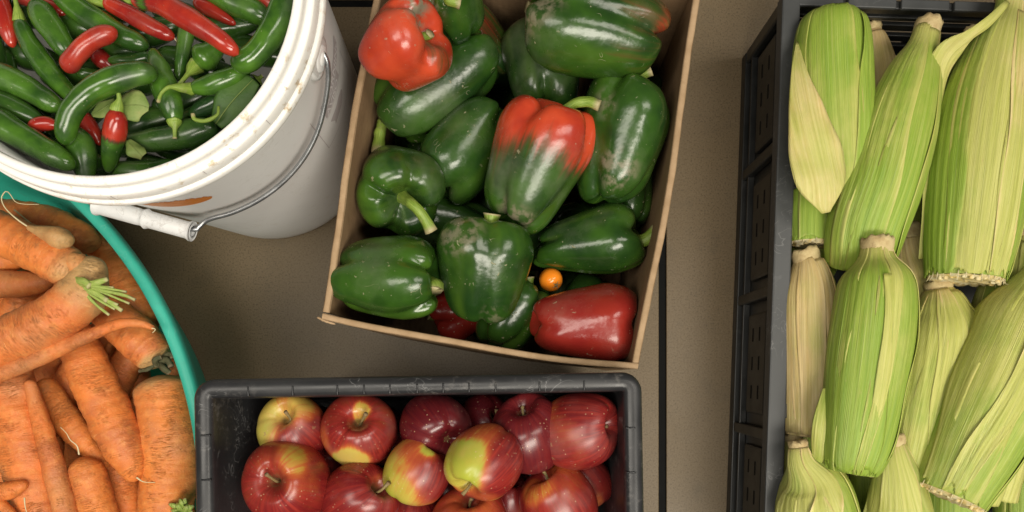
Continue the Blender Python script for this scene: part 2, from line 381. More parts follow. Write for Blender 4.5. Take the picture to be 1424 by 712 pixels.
MT['grout_slot_shade'] = mat_plain('dark_grout_slot_shade', (.004, .0045, .0045), (.008, .008, .0075), 80, .7, .1)  # floor joints, and the painted-in shade of the corn crate's slots
MT['floor'] = mat_floor(); MT['card'] = mat_card()
MT['cardedge'] = mat_plain('cardboard_edge', (.30, .20, .11), (.39, .27, .16), 60, .7, .2, spots=.5, spcol=(.30, .19, .1))
MT['tomato'] = mat_plain('orange_tomato_skin', (.78, .21, .012), (.85, .26, .018), 40, .18, .5)

# ------------------------------------------------------------------ the floor
V, F = box((10, 5, -1.2), (330, 330, 1.6))
fl = mesh('floor', V, F, MT['grout_slot_shade'], smooth=False, origin=(10, 5, 0)); fl['kind'] = 'structure'
def tile(x0, x1, y0, y1):
    V, F = box(((x0 + x1) / 2, (y0 + y1) / 2, -.25), (x1 - x0, y1 - y0, .5), 0, .10)
    mesh('tile', V, F, MT['floor'], fl, smooth=False)
gx, g = 15.9, .46
for (a, b), ys in {(gx - 150, gx - 75): (-140, -64, 11, 86, 160), (gx - 75, gx): (-105, -30, 45.2, 120), (gx, gx + 75): (-140, -68, 7 - 85, 82, 150), (gx + 75, gx + 150): (-105, -30, 45, 120)}.items():
    yy = sorted(ys)
    if (a, b) == (gx, gx + 75): yy = [-140, -65, 82, 150]
    for y0, y1 in zip(yy[:-1], yy[1:]): tile(a + g, b - g, y0 + g, y1 - g)

# ------------------------------------------------------------------ white bucket
BX, BY = -31.6, 28.75
def Rw(z): return 12.35 + (14.85 - 12.35) * z / 33.5
bk = thing('bucket', 'white plastic pail with wire handle, brim-full of red and green chilies', 'bucket', (BX, BY, 0))
off = np.array([BX, BY, 0])
pr = [(0.0, .12), (11.8, .1), (12.2, .15), (12.38, .5)] + [(Rw(z), z) for z in np.linspace(1.5, 33.6, 12)]
pi_ = [(14.42, 36.55), (14.30, 33)] + [(Rw(z) - .28, z) for z in np.linspace(30, 1.0, 8)] + [(0, .9)]
V, F = lathe(pr + [(14.5, 33.9), (14.75, 36.4)] + pi_, 96); mesh('wall', V + off, F, MT['white'], bk)
cp = [(14.40, 36.4), (14.42, 36.78), (14.52, 36.95), (14.72, 37.0), (14.98, 36.95), (15.12, 36.82), (15.16, 36.5), (15.14, 36.12), (15.22, 36.0), (15.42, 35.98), (15.58, 35.9), (15.66, 35.75),
      (15.72, 34.95), (15.70, 34.80), (15.66, 34.74), (15.72, 34.66), (15.86, 34.6), (15.94, 34.5), (15.97, 34.0), (15.93, 33.85), (15.8, 33.8), (15.2, 33.78), (14.9, 33.75)]
V, F = lathe(cp, 128); rim = mesh('rim', V + off, F, MT['rim'], bk)
for adeg in (-88, -122, -62, -40, -104):
    a = math.radians(adeg)
    V, F = box((0, 0, 0), (.05, .05, .9)); V = V + np.array([15.68 if adeg % 4 else 15.69, 0, 35.4])
    V = np.column_stack([V[:, 0] * math.cos(a) - V[:, 1] * math.sin(a), V[:, 0] * math.sin(a) + V[:, 1] * math.cos(a), V[:, 2]])
    mesh('seam', V + off, F, MT['print'], rim, smooth=False)
def bwrap(u, z, lift=.03, a0=0.0):
    """u cm along the wall at height z"""
    a = a0 + u / 14.3
    return np.stack([BX + (Rw(z) + lift) * np.cos(a), BY + (Rw(z) + lift) * np.sin(a), z], -1)
# lugs for the handle
def lug(adeg):
    a = math.radians(adeg); parts = []
    for r, h, zz in ((1.75, .30, 0), (1.15, .52, 0), (.62, .62, 0)):
        pr = [(0, h), (r * .82, h), (r, h * .7), (r, -.35)]
        V, F = lathe(pr, 28); X = V.copy()
        V = np.column_stack([X[:, 2] + Rw(30.6), X[:, 0], X[:, 1] * 1.0 + 30.7]); parts.append((V, [tuple(reversed(f)) for f in F]))
    V, F = box((Rw(31.6) + .10, 0, 32.0), (.45, 3.0, 3.4), 0, .15); parts.append((V, F))
    V, F = join(*parts)
    V = np.column_stack([V[:, 0] * math.cos(a) - V[:, 1] * math.sin(a), V[:, 0] * math.sin(a) + V[:, 1] * math.cos(a), V[:, 2]])
    return mesh('handle_lug', V + off, F, MT['white'], bk)
lug(-13); lug(167)
ld = at(447, 74, 31)
wp = [(445, 72, 30.9), (452, 78, 30.7), (456, 92, 30.2), (455, 125, 29.0), (444, 176, 27.4), (425, 216, 26.3), (397, 250, 25.4), (362, 277, 24.8), (325, 295, 24.4), (297, 303, 24.2), (285, 308, 24.05), (277, 315, 24.0), (266, 319, 24.0), (200, 303, 24.0), (136, 287, 24.6), (110, 268, 25.3), (60, 235, 26.4), (5, 180, 28.2)]
C = cr([at(*p) for p in wp], 120)
aa = np.linspace(0, 1, 24)[1:]; last = C[-1]; a1 = math.radians(167); end = np.array([BX + 15.3 * math.cos(a1), BY + 15.3 * math.sin(a1), 30.7])
b0 = math.atan2(last[1] - BY, last[0] - BX) % (2 * PI); r0 = math.hypot(last[0] - BX, last[1] - BY)
arc = [[BX + (r0 + (15.4 - r0) * u) * math.cos(b0 + (a1 - b0) * u), BY + (r0 + (15.4 - r0) * u) * math.sin(b0 + (a1 - b0) * u), last[2] + (30.7 - last[2]) * u] for u in aa]
C = np.vstack([C, arc])
V, F, t, A, _ = tube(C, np.full(len(C), .21), 10); wire = mesh('wire_handle', V, F, MT['wire'], bk)
g0, g1 = at(134, 285, 24.3), at(268, 322, 24.0); u = np.linspace(0, 1, 49)
C = g0 + (g1 - g0) * u[:, None]
R = .78 + .16 * np.exp(-((u - .52) / .02) ** 2) + .14 * sstep(.95, .98, u) + .14 * sstep(.05, .02, u) - .05 * np.exp(-((u - .47) / .02) ** 2)
V1, F1, _, _, _ = tube(C, R, 24, cap=False); V2, F2, _, _, _ = tube(C, R * 0 + .55, 24, cap=False)
n = len(V1); ring = [(j, (j + 1) % 24, n + (j + 1) % 24, n + j) for j in range(24)] + [(48 * 24 + (j + 1) % 24, 48 * 24 + j, n + 48 * 24 + j, n + 48 * 24 + (j + 1) % 24) for j in range(24)]
mesh('grip', np.vstack([V1, V2]), F1 + [tuple(reversed([i + n for i in f])) for f in F2] + ring, MT['grip'], wire)
# orange sticker, torn upper edge
nu, nz = 40, 8; P = []
for i in range(nu):
    x = i / (nu - 1) * 2 - 1; lo = 27.5 - 1.0 * math.sqrt(max(0, 1 - x * x)); hi = 27.7 + 1.1 * (1 - abs(x) ** 3) + .10 * math.sin(i * 2.3) + .1 * math.sin(i * .9)
    for j in range(nz): P.append((x * 3.0, lo + (max(hi, lo + .02) - lo) * j / (nz - 1)))
P = np.array(P); V = bwrap(P[:, 0], P[:, 1], .035, math.radians(-84))
mesh('orange_sticker', V, grid_faces(nu, nz, False), MT['orange'], bk)
# printed warning label
LA = math.radians(-10)
def patch(u0, u1, z0, z1, lift, mat, name, parent):
    P = np.array([(u0 + (u1 - u0) * i / 19, z0 + (z1 - z0) * j / 5) for i in range(20) for j in range(6)])
    return mesh(name, bwrap(P[:, 0], P[:, 1], lift, LA), grid_faces(20, 6, False), mat, parent)
lab = patch(-3.3, 3.3, 24.3, 25.75, .03, MT['print'], 'warning_label', bk)
patch(-3.3, .9, 22.95, 24.15, .03, MT['print'], 'label_band', lab)
def text(body, u, z, size, lift, mat, name, parent):
    cu = bpy.data.curves.new(name, 'FONT'); cu.body = body; cu.size = size; cu.align_x = 'LEFT'; cu.offset = .02
    ob = bpy.data.objects.new(name, cu); S.collection.objects.link(ob)
    dg = bpy.context.evaluated_depsgraph_get(); me = bpy.data.meshes.new_from_object(ob.evaluated_get(dg))
    bm = bmesh.new(); bm.from_mesh(me); bmesh.ops.triangulate(bm, faces=bm.faces[:]); bm.verts.index_update()
    V = np.array([list(v.co) for v in bm.verts]); F = [tuple(v.index for v in f.verts) for f in bm.faces]; bm.free()
    bpy.data.objects.remove(ob); bpy.data.curves.remove(cu); bpy.data.meshes.remove(me)
    return mesh(name, bwrap(u + V[:, 0], z + V[:, 1], lift, LA), F, mat, parent, smooth=False)
text('WARNING', -3.05, 24.55, 1.34, .06, MT['printlight'], 'lettering', lab)
text('AVISO', -3.05, 23.1, 1.2, .06, MT['printlight'], 'lettering', lab)
# pictogram panel: thin frame lines, an upturned figure shape over a pail
for (u0, u1, z0, z1) in ((-3.3, 3.3, 22.72, 22.78), (-5.0, -4.93, 18.6, 26.4), (-5.0, 3.3, 18.5, 18.58), (3.23, 3.3, 18.6, 22.7)): patch(u0, u1, z0, z1, .03, MT['print'], 'label_line', lab)
blob = np.array([(math.cos(a) * (1.5 + .45 * math.sin(3 * a + 1)), math.sin(a) * (1.2 + .4 * math.cos(2 * a))) for a in np.linspace(0, 2 * PI, 36, endpoint=False)])
ctr_ = np.zeros((1, 2)); B2 = np.vstack([ctr_, blob * .5, blob]); Vb = bwrap(B2[:, 0] - 1.6, B2[:, 1] + 20.8, .03, LA)
mesh('pictogram', Vb, [(0, 1 + i, 1 + (i + 1) % 36) for i in range(36)] + [(1 + i, 37 + i, 37 + (i + 1) % 36, 1 + (i + 1) % 36) for i in range(36)], MT['print'], lab)

# ------------------------------------------------------------------ teal tub
TX, TY = -72.1, -11.9
tb = thing('tub', 'wide round teal plastic tub heaped with carrots beside the white pail', 'tub', (TX, TY, 0)); off = np.array([TX, TY, 0])
TD = 21.55   # the tub is wide: add to each radius below
pr = [(0, .1), (12.2, .1), (12.8, .4), (13.1, 1.2)] + [(13.1 + (18.0 - 13.1) * (z - 1.2) / 15.6, z) for z in np.linspace(3, 16.8, 8)]
inn = [(17.75, 16.9), (17.6, 16.2), (17.62, 15.6), (17.3, 15.4), (17.25, 14.8), (17.28, 14.3), (17.0, 14.1), (16.6, 13.2), (15.0, 8), (13.0, 1.6), (12.4, 1.0), (0, .9)]
V, F = lathe([(r + TD if r > 0 else 0, z) for r, z in pr + inn], 160); mesh('wall', V + off, F, MT['teal'], tb)
rp = [(17.72, 16.7), (17.74, 17.55), (17.85, 17.85), (18.05, 17.98), (18.4, 18.0), (18.72, 17.95), (18.92, 17.78), (18.98, 17.4), (18.96, 16.8), (18.85, 16.6), (18.7, 16.65), (18.5, 16.9), (18.0, 16.9)]
V, F = lathe([(r + TD, z) for r, z in rp], 200); mesh('rim', V + off, F, MT['teal'], tb)

# ------------------------------------------------------------------ cardboard box
z0 = 25.0
fl_, fr_ = at(447, 442, z0), at(888, 514, z0)
ux = (fr_ - fl_); BW = np.linalg.norm(ux); ux /= BW; uy = np.array([-ux[1], ux[0], 0]); BD = 35.0
bxc = (fl_ + fr_) / 2 + uy * BD / 2
cb = thing('cardboard_box', 'open brown cardboard box full of bell peppers', 'box', (bxc[0], bxc[1], 0))
def panel(p, d, nrm, length, za, zb, th, bulge, seed, name='side_panel', zvar=.12):
    """upright sheet from p along d, thickness th towards -nrm (outwards is +nrm)"""
    nl, nz = 34, 12; rows = []
    for s_ in (0, 1):
        for j in range(nz):
            v = j / (nz - 1)
            for i in range(nl):
                u = i / (nl - 1)
                b = bulge * math.sin(PI * u) * (.25 + .75 * v) * (1 + (.9 * math.sin(PI * v) if name == 'front_panel' else 0)) + .10 * math.sin(u * 9 + seed) * v
                z = za + (zb - za + zvar * math.sin(u * 7 + seed * 2) + .05 * math.sin(u * 31 + seed)) * v
                rows.append(np.array([*(p + d * length * u + nrm * (b - th * s_))[:2], z]))
    V = np.array(rows); n = nl * nz; F = grid_faces(nz, nl, False)
    F2 = [tuple(reversed([i + n for i in f])) for f in F]; E = []
    for j in range(nz - 1):
        for i in (0, nl - 1): E.append((j * nl + i, (j + 1) * nl + i, n + (j + 1) * nl + i, n + j * nl + i))
    for i in range(nl - 1):
        E.append((i, i + 1, n + i + 1, n + i))
    o = mesh(name, V, F + F2 + E, MT['card'], cb, smooth=False)
    # raw cut edge along the top: a rounded strip of its own
    top = V[(nz - 1) * nl:nz * nl]; top2 = V[n + (nz - 1) * nl:n + nz * nl]; C = (top + top2) / 2; C[:, 2] -= .12
    w = th / 2 + .03; prof = [(-w, -.12), (-w, .06), (-w * .55, .17), (w * .55, .17), (w, .06), (w, -.12)]
    Q = np.array([[c + nrm * a + np.array([0, 0, b + .03 * math.sin(i * 2.1 + seed) + .02 * math.sin(i * 5.3)]) for a, b in prof] for i, c in enumerate(C)]).reshape(-1, 3)
    mesh('cut_edge', Q, grid_faces(nl, len(prof), False), MT['cardedge'], o, smooth=True)
p_fl, p_fr, p_br, p_bl = fl_, fr_, fr_ + uy * BD, fl_ + uy * BD
panel(p_fl + ux * .1, ux, -uy, BW - .2, .3, z0, .5, .55, 1.0, 'front_panel')
panel(p_bl + ux * .1, ux, uy, BW - .2, .3, z0, .5, .3, 2.0, 'back_panel')
panel(p_fl + uy * .55, uy, -ux, BD - 1.1, .3, z0 - .1, .55, .25, 3.0, 'side_panel')
panel(p_fr + uy * .55, uy, ux, BD - 1.1, .3, z0 - .1, .55, .35, 4.0, 'side_panel')
V, F = box((bxc[0], bxc[1], .42), (BW - 1.2, BD - 1.2, .5), math.atan2(ux[1], ux[0])); mesh('bottom_panel', V, F, MT['card'], cb, smooth=False)
# torn ply at the front left corner
C = cr([p_fl + np.array([-.35, .05, .05]), p_fl + ux * .5 - uy * .25 + np.array([0, 0, .1]), p_fl + ux * 1.3 - uy * .35 + np.array([0, 0, .02])], 10)
V, F, _, _, _ = tube(C, np.array([.08, .13, .1, .15, .1, .13, .09, .12, .1, .06]), 6); mesh('torn_edge', V, F, MT['cardedge'], cb)

# ------------------------------------------------------------------ grey apple crate
AZ = 28.0; tm = at(580, 522.5, AZ); ahx, ahy, arz = 18.95, 15.5, math.radians(1.0)
ac_ = (tm[0] + math.sin(arz) * ahy, tm[1] - math.cos(arz) * ahy)
ap = thing('apple_crate', 'dark grey plastic crate with notched rolled rim holding apples', 'crate', (ac_[0], ac_[1], 0))
lip = [(-1.62, 26.6), (-1.60, 27.5), (-1.48, 27.82), (-1.2, 28.0), (-.75, 28.05), (-.3, 27.97), (-.06, 27.75), (0, 27.4), (-.02, 26.5), (-.12, 26.3), (-.3, 26.3), (-.34, 26.6), (-1.0, 26.9)]
V, F = loft(lip, ahx, ahy, 1.7, ac_, arz, 8); lp = mesh('rim', V, F, MT['crate'], ap)
wl = [(-1.05, 26.95), (-1.15, 26), (-2.2, 1.0), (-2.6, .2), (-6, .15), (-15.3, .15)]
V, F = loft(wl, ahx, ahy, 1.7, ac_, arz, 8); Vi, Fi = loft([(-15.3, .8), (-6, .8), (-3.2, .85), (-2.7, 1.4), (-1.66, 26), (-1.60, 26.9)], ahx, ahy, 1.7, ac_, arz, 8)
V, F = join((V, F), (Vi, Fi)); mesh('wall', V, F, MT['crate'], ap)
ca, sa = math.cos(arz), math.sin(arz)
def aloc(x, y, z): return np.array([ac_[0] + x * ca - y * sa, ac_[1] + x * sa + y * ca, z])
xs = [(p - 580) * cmpx(28) for p in (345, 407, 469, 506, 542, 580, 616, 652, 689, 750, 812)]
def notch(x, y, rz):
    V, F = box((0, 0, 0), (.16, .85, .30), 0, .07); V = V + np.array([0, -.28, 0])
    c, s_ = math.cos(rz + arz), math.sin(rz + arz)
    V = np.column_stack([V[:, 0] * c - V[:, 1] * s_, V[:, 0] * s_ + V[:, 1] * c, V[:, 2]]) + aloc(x, y, 27.98)
    mesh('notch', V, F, MT['crate'], lp)
for x in xs: notch(x, ahy - .8, 0); notch(x, -ahy + .8, PI)
for k in range(6): notch(-ahx + .8, ahy - 4.7 - k * 3.75, PI / 2); notch(ahx - .8, ahy - 4.7 - k * 3.75, -PI / 2)

# ------------------------------------------------------------------ black corn crate
KH, khx, khy, krz = 15.0, 20.0, 30.0, math.radians(-2.0); kc = (44.4, 8.0)
kr = thing('corn_crate', 'black slatted plastic crate filled with ears of corn', 'crate', (kc[0], kc[1], 0))
ck, sk = math.cos(krz), math.sin(krz)
def kbox(x, y, z, sx, sy, sz, name, mat, bev=.1, parent=None):
    V, F = box((0, 0, 0), (sx, sy, sz), 0, bev); V = V + np.array([x, y, z])
    V = np.column_stack([V[:, 0] * ck - V[:, 1] * sk + kc[0], V[:, 0] * sk + V[:, 1] * ck + kc[1], V[:, 2]])
    return mesh(name, V, F, MT[mat], parent or kr, smooth=False)
kbox(0, 0, .5, 38.5, 58.5, .5, 'floor_panel', 'blackcrate')
for sx in (-1, 1):
    kbox(sx * 19.05, 0, 14.1, 1.85, 60, 1.8, 'top_rail', 'greycrate', .18)
    kbox(sx * 19.3, 0, .85, 1.2, 59.6, 1.7, 'bottom_rail', 'blackcrate', .15)
    kbox(sx * 18.6, 0, 7.4, .45, 57.6, 11.6, 'wall_panel', 'blackcrate', .05)
    for k, y in enumerate((-29.2, -15, 0, 15, 29.2)): kbox(sx * 19.35, y, 7.4, .95, 1.2 if k in (1, 2, 3) else 1.5, 11.5, 'post', 'blackcrate', .2)
    for y in (-22.2, -7.5, 7.5, 22.2):
        p = kbox(sx * 19.05, y, 8.2, .7, 11.2, 6.6, 'raised_panel', 'blackcrate', .3)
        for zz in (6.9, 9.3):
            for q in range(3): kbox(sx * 19.41, y - 3.2 + q * 3.2, zz, .05, 1.5, .34, 'slot_shade', 'grout_slot_shade', 0, p)  # thin dark slabs: the shade of open slots put into their colour
    kbox(sx * 19.2, 0, 12.6, .8, 58, .45, 'rib', 'blackcrate', .1); kbox(sx * 19.2, 0, 3.2, .8, 58, .4, 'rib', 'blackcrate', .1)
    for y in (26.5, 11.0, -5.6, -12.4): kbox(sx * 18.05, y, 14.5, .4, 1.5, .9, 'clip', 'blackcrate', .1)
    V_ = kbox(sx * 19.75, 25.6, 14.45, .35, 7.0, .8, 'rail_step', 'greycrate', .1)
for sy in (-1, 1):
    kbox(0, sy * 29.5, 13.9, 37.9, .9, 1.2, 'top_rail', 'blackcrate', .15)
    for q in range(7): kbox(-16.2 + q * 5.4, sy * 29.4, 14.72, 4.9, 1.0, .5, 'rail_segment', 'greycrate', .12)
    kbox(0, sy * 29.5, .9, 37.9, .9, 1.5, 'bottom_rail', 'blackcrate', .15)
    for zz in (3.2, 5.6, 8.0, 10.4, 12.3): kbox(0, sy * 29.3, zz, 37.0, .5, 1.3 if zz < 12 else .7, 'slat', 'blackcrate', .12)
    for q in range(6): kbox(-15 + q * 6, sy * 29.65, 7.2, .8, .35, 12, 'post', 'blackcrate', .1)

# height of each piece of produce above the floor (cm), where it comes to rest on its neighbours
Z = {
    'p18': 16.50, 'p14': 15.25, 'p15': 16.50, 'p17': 16.00, 'p7': 18.00, 'p3': 19.50, 'p4': 19.00, 'p9': 22.00, 'p5': 20.25, 'p12': 18.50, 'p10': 23.00, 
    'p8': 24.50, 'p2': 24.00, 'p13': 19.50, 'p11': 22.00, 'p6': 23.00, 'p1': 26.00, 'a8': 18.75, 'a14': 18.50, 'a15': 18.75, 'a16': 17.50, 'a7': 23.00, 
    'a13': 18.75, 'a1': 22.00, 'a3': 22.00, 'a2': 21.75, 'a4': 23.50, 'a10': 23.00, 'a12': 22.50, 'a6': 23.50, 'a11': 23.25, 'a9': 24.00, 'a5': 26.50, 
    'k28': 29.75, 'k16': 30.00, 'k25': 30.00, 'k3': 32.00, 'k23': 30.75, 'k22': 30.50, 'k27': 30.50, 'k24': 30.25, 'k4': 32.75, 'k26': 30.00, 
    'k6b': 32.00, 'k13': 30.25, 'k8': 30.75, 'k19': 30.00, 'k10': 30.50, 'k7': 30.75, 'k20': 31.50, 'k2': 31.75, 'k18': 30.25, 'k1': 33.50, 'k14': 30.25, 
    'k5': 30.75, 'k17': 32.00, 'k21': 32.25, 'k6': 33.50, 'k15': 33.00, 'k9': 31.50, 'k11': 30.00, 'k12': 34.00, 'c13': 12.25, 'c7b': 11.50, 'c7': 14.50, 
    'c1': 14.00, 'c11': 14.00, 'c8': 13.00, 'c9': 16.50, 'c14': 19.30, 'c15': 19.50, 'c10': 17.50, 'c12': 15.75, 'c6': 15.00, 'cB': 11.75, 'cF': 20.00, 
    'cS': 21.50, 'c5': 20.00, 'e16': 10.75, 'e13': 10.75, 'e14': 11.75, 'e11': 11.25, 'e15': 11.00, 'e12': 12.25, 'e2': 12.25, 'e7': 15.00, 'e9': 16.50, 
    'e10': 16.50, 'e5': 14.20, 'e1': 16.00, 'e3': 17.00, 'e6': 19.50, 'e8': 18.50, 'e4': 17.50, 
}
# how far a piece leans in from the container wall it touches (cm)
OFFS = {
    'p16': (0.01, 0.09), 'p15': (0.06, 0.36), 'p17': (-1.01, 0.17), 'p10': (0.9, -0.15), 'p1': (0.39, -0.06), 'a8': (0.0, -0.78), 'a7': (0.0, -0.29), 
    'a13': (-2.02, 0.0), 'a1': (0.0, -0.54), 'a3': (0.0, -0.78), 'a2': (0.0, -0.08), 'a6': (0.0, -0.06), 'k6b': (0.04, 0.17), 'k1': (0.22, 0.19), 
    'tf1': (-0.68, -0.99), 'tf3': (-2.07, -1.75), 'tf15': (-1.57, -0.95), 'c7b': (-0.35, -0.33), 'e16': (-0.08, -2.32), 'e14': (0.42, -0.01), 
    'e5': (0.97, -0.03), 
}
# ------------------------------------------------------------------ how the produce is grown
NOMZ = {}
def lean(root, key):
    dx, dy = OFFS.get(key, (0, 0)); root.location.x += dx / 100; root.location.y += dy / 100
    return root
COLL = []      # (container, key, vertices, faces) of every body, in stacking order
def lathe_item(prof, axis, roll, c, Lc, Rc, ns, lobes, depth, dent, seed, squash, bumpk, bumpa, nr=46, ir=.05, sh=.5):
    rs = np.random.RandomState(seed)
    P = cr(np.asarray(prof, float), nr); P[:, 0] = np.maximum(P[:, 0], 0); P[0, 0] = P[-1, 0] = 0
    a = np.arange(ns) / ns * 2 * PI
    h = np.repeat(P[:, 1, None], ns, 1); r = np.repeat(P[:, 0, None], ns, 1); A = np.repeat(a[None], nr, 0)
    aw = A + ir * 2.5 * np.sin(A + rs.uniform(0, 6)) + ir * 1.5 * np.sin(2 * A + rs.uniform(0, 6))
    if lobes:
        lob = np.abs(np.cos(lobes * aw / 2)); fu = np.exp(-(lob / .42) ** 2)
        e = .35 + .65 * sstep(.05, .45, np.abs(h))
        ls = 1 + ir * np.sin(aw + rs.uniform(0, 6)) + ir * .8 * np.sin(2 * aw + rs.uniform(0, 6))
        fd = 1 + .5 * np.sin(aw + rs.uniform(0, 6))
        r = r * ls * (1 - depth * fu * e * fd) * (1 + depth * .35 * lob * e)
        h = h - sh * dent * fu * fd * sstep(.22, .45, h) * sstep(0, .35, r) + .5 * dent * fu * fd * sstep(-.22, -.45, h) * sstep(0, .3, r)
        h = h + .05 * np.sin(aw + rs.uniform(0, 6)) * sstep(.2, .5, np.abs(h)) * np.sign(h) * sstep(.1, .5, r)
    L = np.stack([r * np.cos(A) * Rc, r * np.sin(A) * Rc * squash, h * Lc], -1).reshape(-1, 3)
    nn = L / Rc; dl = 1 + bumpa * wob(nn, seed + 7, bumpk) + bumpa * .35 * wob(nn, seed + 8, bumpk * 2.3)
    L = L * dl[:, None]
    ax = np.asarray(axis, float); ax /= np.linalg.norm(ax)
    ref = np.array([0, 0, 1.0]) if abs(ax[2]) < .9 else np.array([0, 1.0, 0])
    e1 = ref - ref @ ax * ax; e1 /= np.linalg.norm(e1); e2 = np.cross(ax, e1)
    cr_, sr = math.cos(roll), math.sin(roll); f1 = e1 * cr_ + e2 * sr; f2 = -e1 * sr + e2 * cr_
    D = L[:, 0, None] * f1 + L[:, 1, None] * f2 + L[:, 2, None] * ax
    t = np.repeat(np.linspace(0, 1, nr), ns); An = A.ravel()
    F = grid_faces(nr, ns, True)
    return D + c, [tuple(reversed(f)) for f in F], t, An, D, ax
def dirv(phi, eps):
    p, e = math.radians(phi), math.radians(eps)
    return np.array([math.cos(p) * math.cos(e), math.sin(p) * math.cos(e), math.sin(e)])
def paint(D, base, patches, seed, k=3.0, amp=.12):
    u = D / np.maximum(np.linalg.norm(D, axis=1), 1e-6)[:, None]
    v = np.full(len(D), float(base)) + amp * wob(u, seed + 3, k)
    for phi, eps, rad, val in patches:
        ang = np.degrees(np.arccos(np.clip(u @ dirv(phi, eps), -1, 1))) + 6 * wob(u, seed + 11, 5)
        v += val * sstep(rad * 1.25, rad * .6, ang)
    return v
def stalk(name, pts, rads, mat, parent, ns=10, n=18, ribs=.08, seed=0):
    C = cr(np.asarray(pts, float), n); R = np.interp(np.linspace(0, 1, n), np.linspace(0, 1, len(rads)), rads)
    V, F, t, A, _ = tube(C, R, ns, lambda V, t, A: ribs * np.sin(5 * A + seed) + .08 * wob(V, seed, 5))
    ln = np.linalg.norm(np.diff(C, axis=0), axis=1).sum()
    return mesh(name, V, F, mat, parent, {'tt': t, 'wr': wrapco(t, A, ln, R.mean())})
PEP = [(0, .5), (.13, .49), (.30, .53), (.50, .585), (.72, .57), (.90, .47), (.99, .32), (1.0, .13), (.97, -.06), (.92, -.24), (.83, -.39), (.66, -.49), (.44, -.525), (.24, -.49), (.10, -.46), (0, -.45)]
def pepper(key, cx, cy, L, W, phi, eps, label, roll=0, lobes=4, taper=.88, depth=.15, dent=.12, base=0.0, patches=(), dk=0.0, soil=(), stem=None, seed=1, z=None, squash=.95, srad=7, group='bell peppers in the box', name='bell_pepper', cat='bell pepper', top=.5, calyx=True, fixed=False, bump=.028, axred=None):
    z = Z.get(key, z if z is not None else 18.0); NOMZ[key] = z
    s = cmpx(z); c = at(cx, cy, z); Lc, Rc = L * s, W * s / 2
    prof = []
    for r, h in PEP:
        hh = h if h < .2 else h - .085 + (0 if r > .45 else -(dent - .06) * (1 - r / .45))
        prof.append((r * (1 + (taper - 1) * float(sstep(.35, -.5, h))), hh * .97))
    ax = dirv(phi, eps)
    V, F, t, A, D, ax = lathe_item(prof, ax, math.radians(roll), c, Lc, Rc, 84, lobes, depth, dent, seed, squash, 2.4, bump)
    mx = paint(D, base, patches, seed)
    if axred:
        hh_ = D @ ax / Lc + .07 * wob(D / Rc, seed + 5, 2.2); mx = mx + axred[2] * sstep(axred[0], axred[1], hh_)
    so = np.zeros(len(D))
    for p_ in soil: so = so + paint(D, 0, [p_], seed + 1, amp=0)
    root = thing(name, label, cat, (c[0], c[1], V[:, 2].min()), group)
    mesh('body', V, F, MT['pepper'], root, {'mx': mx, 'dk': np.full(len(V), float(dk)), 'soil': np.clip(so, 0, 1), 'tt': t, 'wr': wrapco(t, A, Lc * 1.6, Rc)})
    b0 = c + ax * Lc * (.5 - .085 - dent + .03) * .97
    if stem is None:
        sd = np.array([math.sin(seed * 2.1), math.cos(seed * 1.7), .2]); P = [b0 - ax * .2, b0 + ax * Lc * .12, b0 + ax * Lc * .22 + sd * Rc * .12]
    else: P = [b0 - ax * .2] + [at(p[0], p[1], z + p[2] * s) for p in stem]
    sr = srad * s
    st = stalk('stem', P, [sr * 1.35, sr * 1.0, sr * .92, sr * .95, sr * 1.12], MT['stem'], root, 12, 22, .10, seed)
    if calyx:
        n = 30; a = np.arange(n) / n * 2 * PI; ref = np.array([0, 0, 1.0]) if abs(ax[2]) < .9 else np.array([0, 1.0, 0]); e1 = ref - ref @ ax * ax; e1 /= np.linalg.norm(e1); e2 = np.cross(ax, e1)
        rows = []
        for rr, hh in ((.9, .30), (1.3, .16), (1.9, .06), (2.35, .14)):
            q = sr * rr * (1 + (.16 * np.sin(5 * a + seed) + .08 * np.sin(11 * a)) * (rr - .8))
            rows.append(b0 + ax * (hh * sr + (rr > 2) * .1 * sr) + q[:, None] * (np.cos(a)[:, None] * e1 + np.sin(a)[:, None] * e2))
        Vc = np.vstack(rows); tt = np.repeat([.2, .3, .5, .93], n)
        mesh('calyx', Vc, [tuple(reversed(f)) for f in grid_faces(4, n, True)], MT['stem'], st, {'tt': tt, 'wr': wrapco(tt, np.tile(a, 4), 1, 1)})
    COLL.append(('box', key, c + D * .87, F, fixed))
    return lean(root, key)
APL = [(0, .22), (.06, .235), (.14, .33), (.27, .43), (.43, .475), (.62, .44), (.82, .33), (.96, .14), (1.0, -.05), (.95, -.23), (.82, -.37), (.62, -.455), (.44, -.475), (.29, -.45), (.16, -.405), (.07, -.39), (0, -.39)]
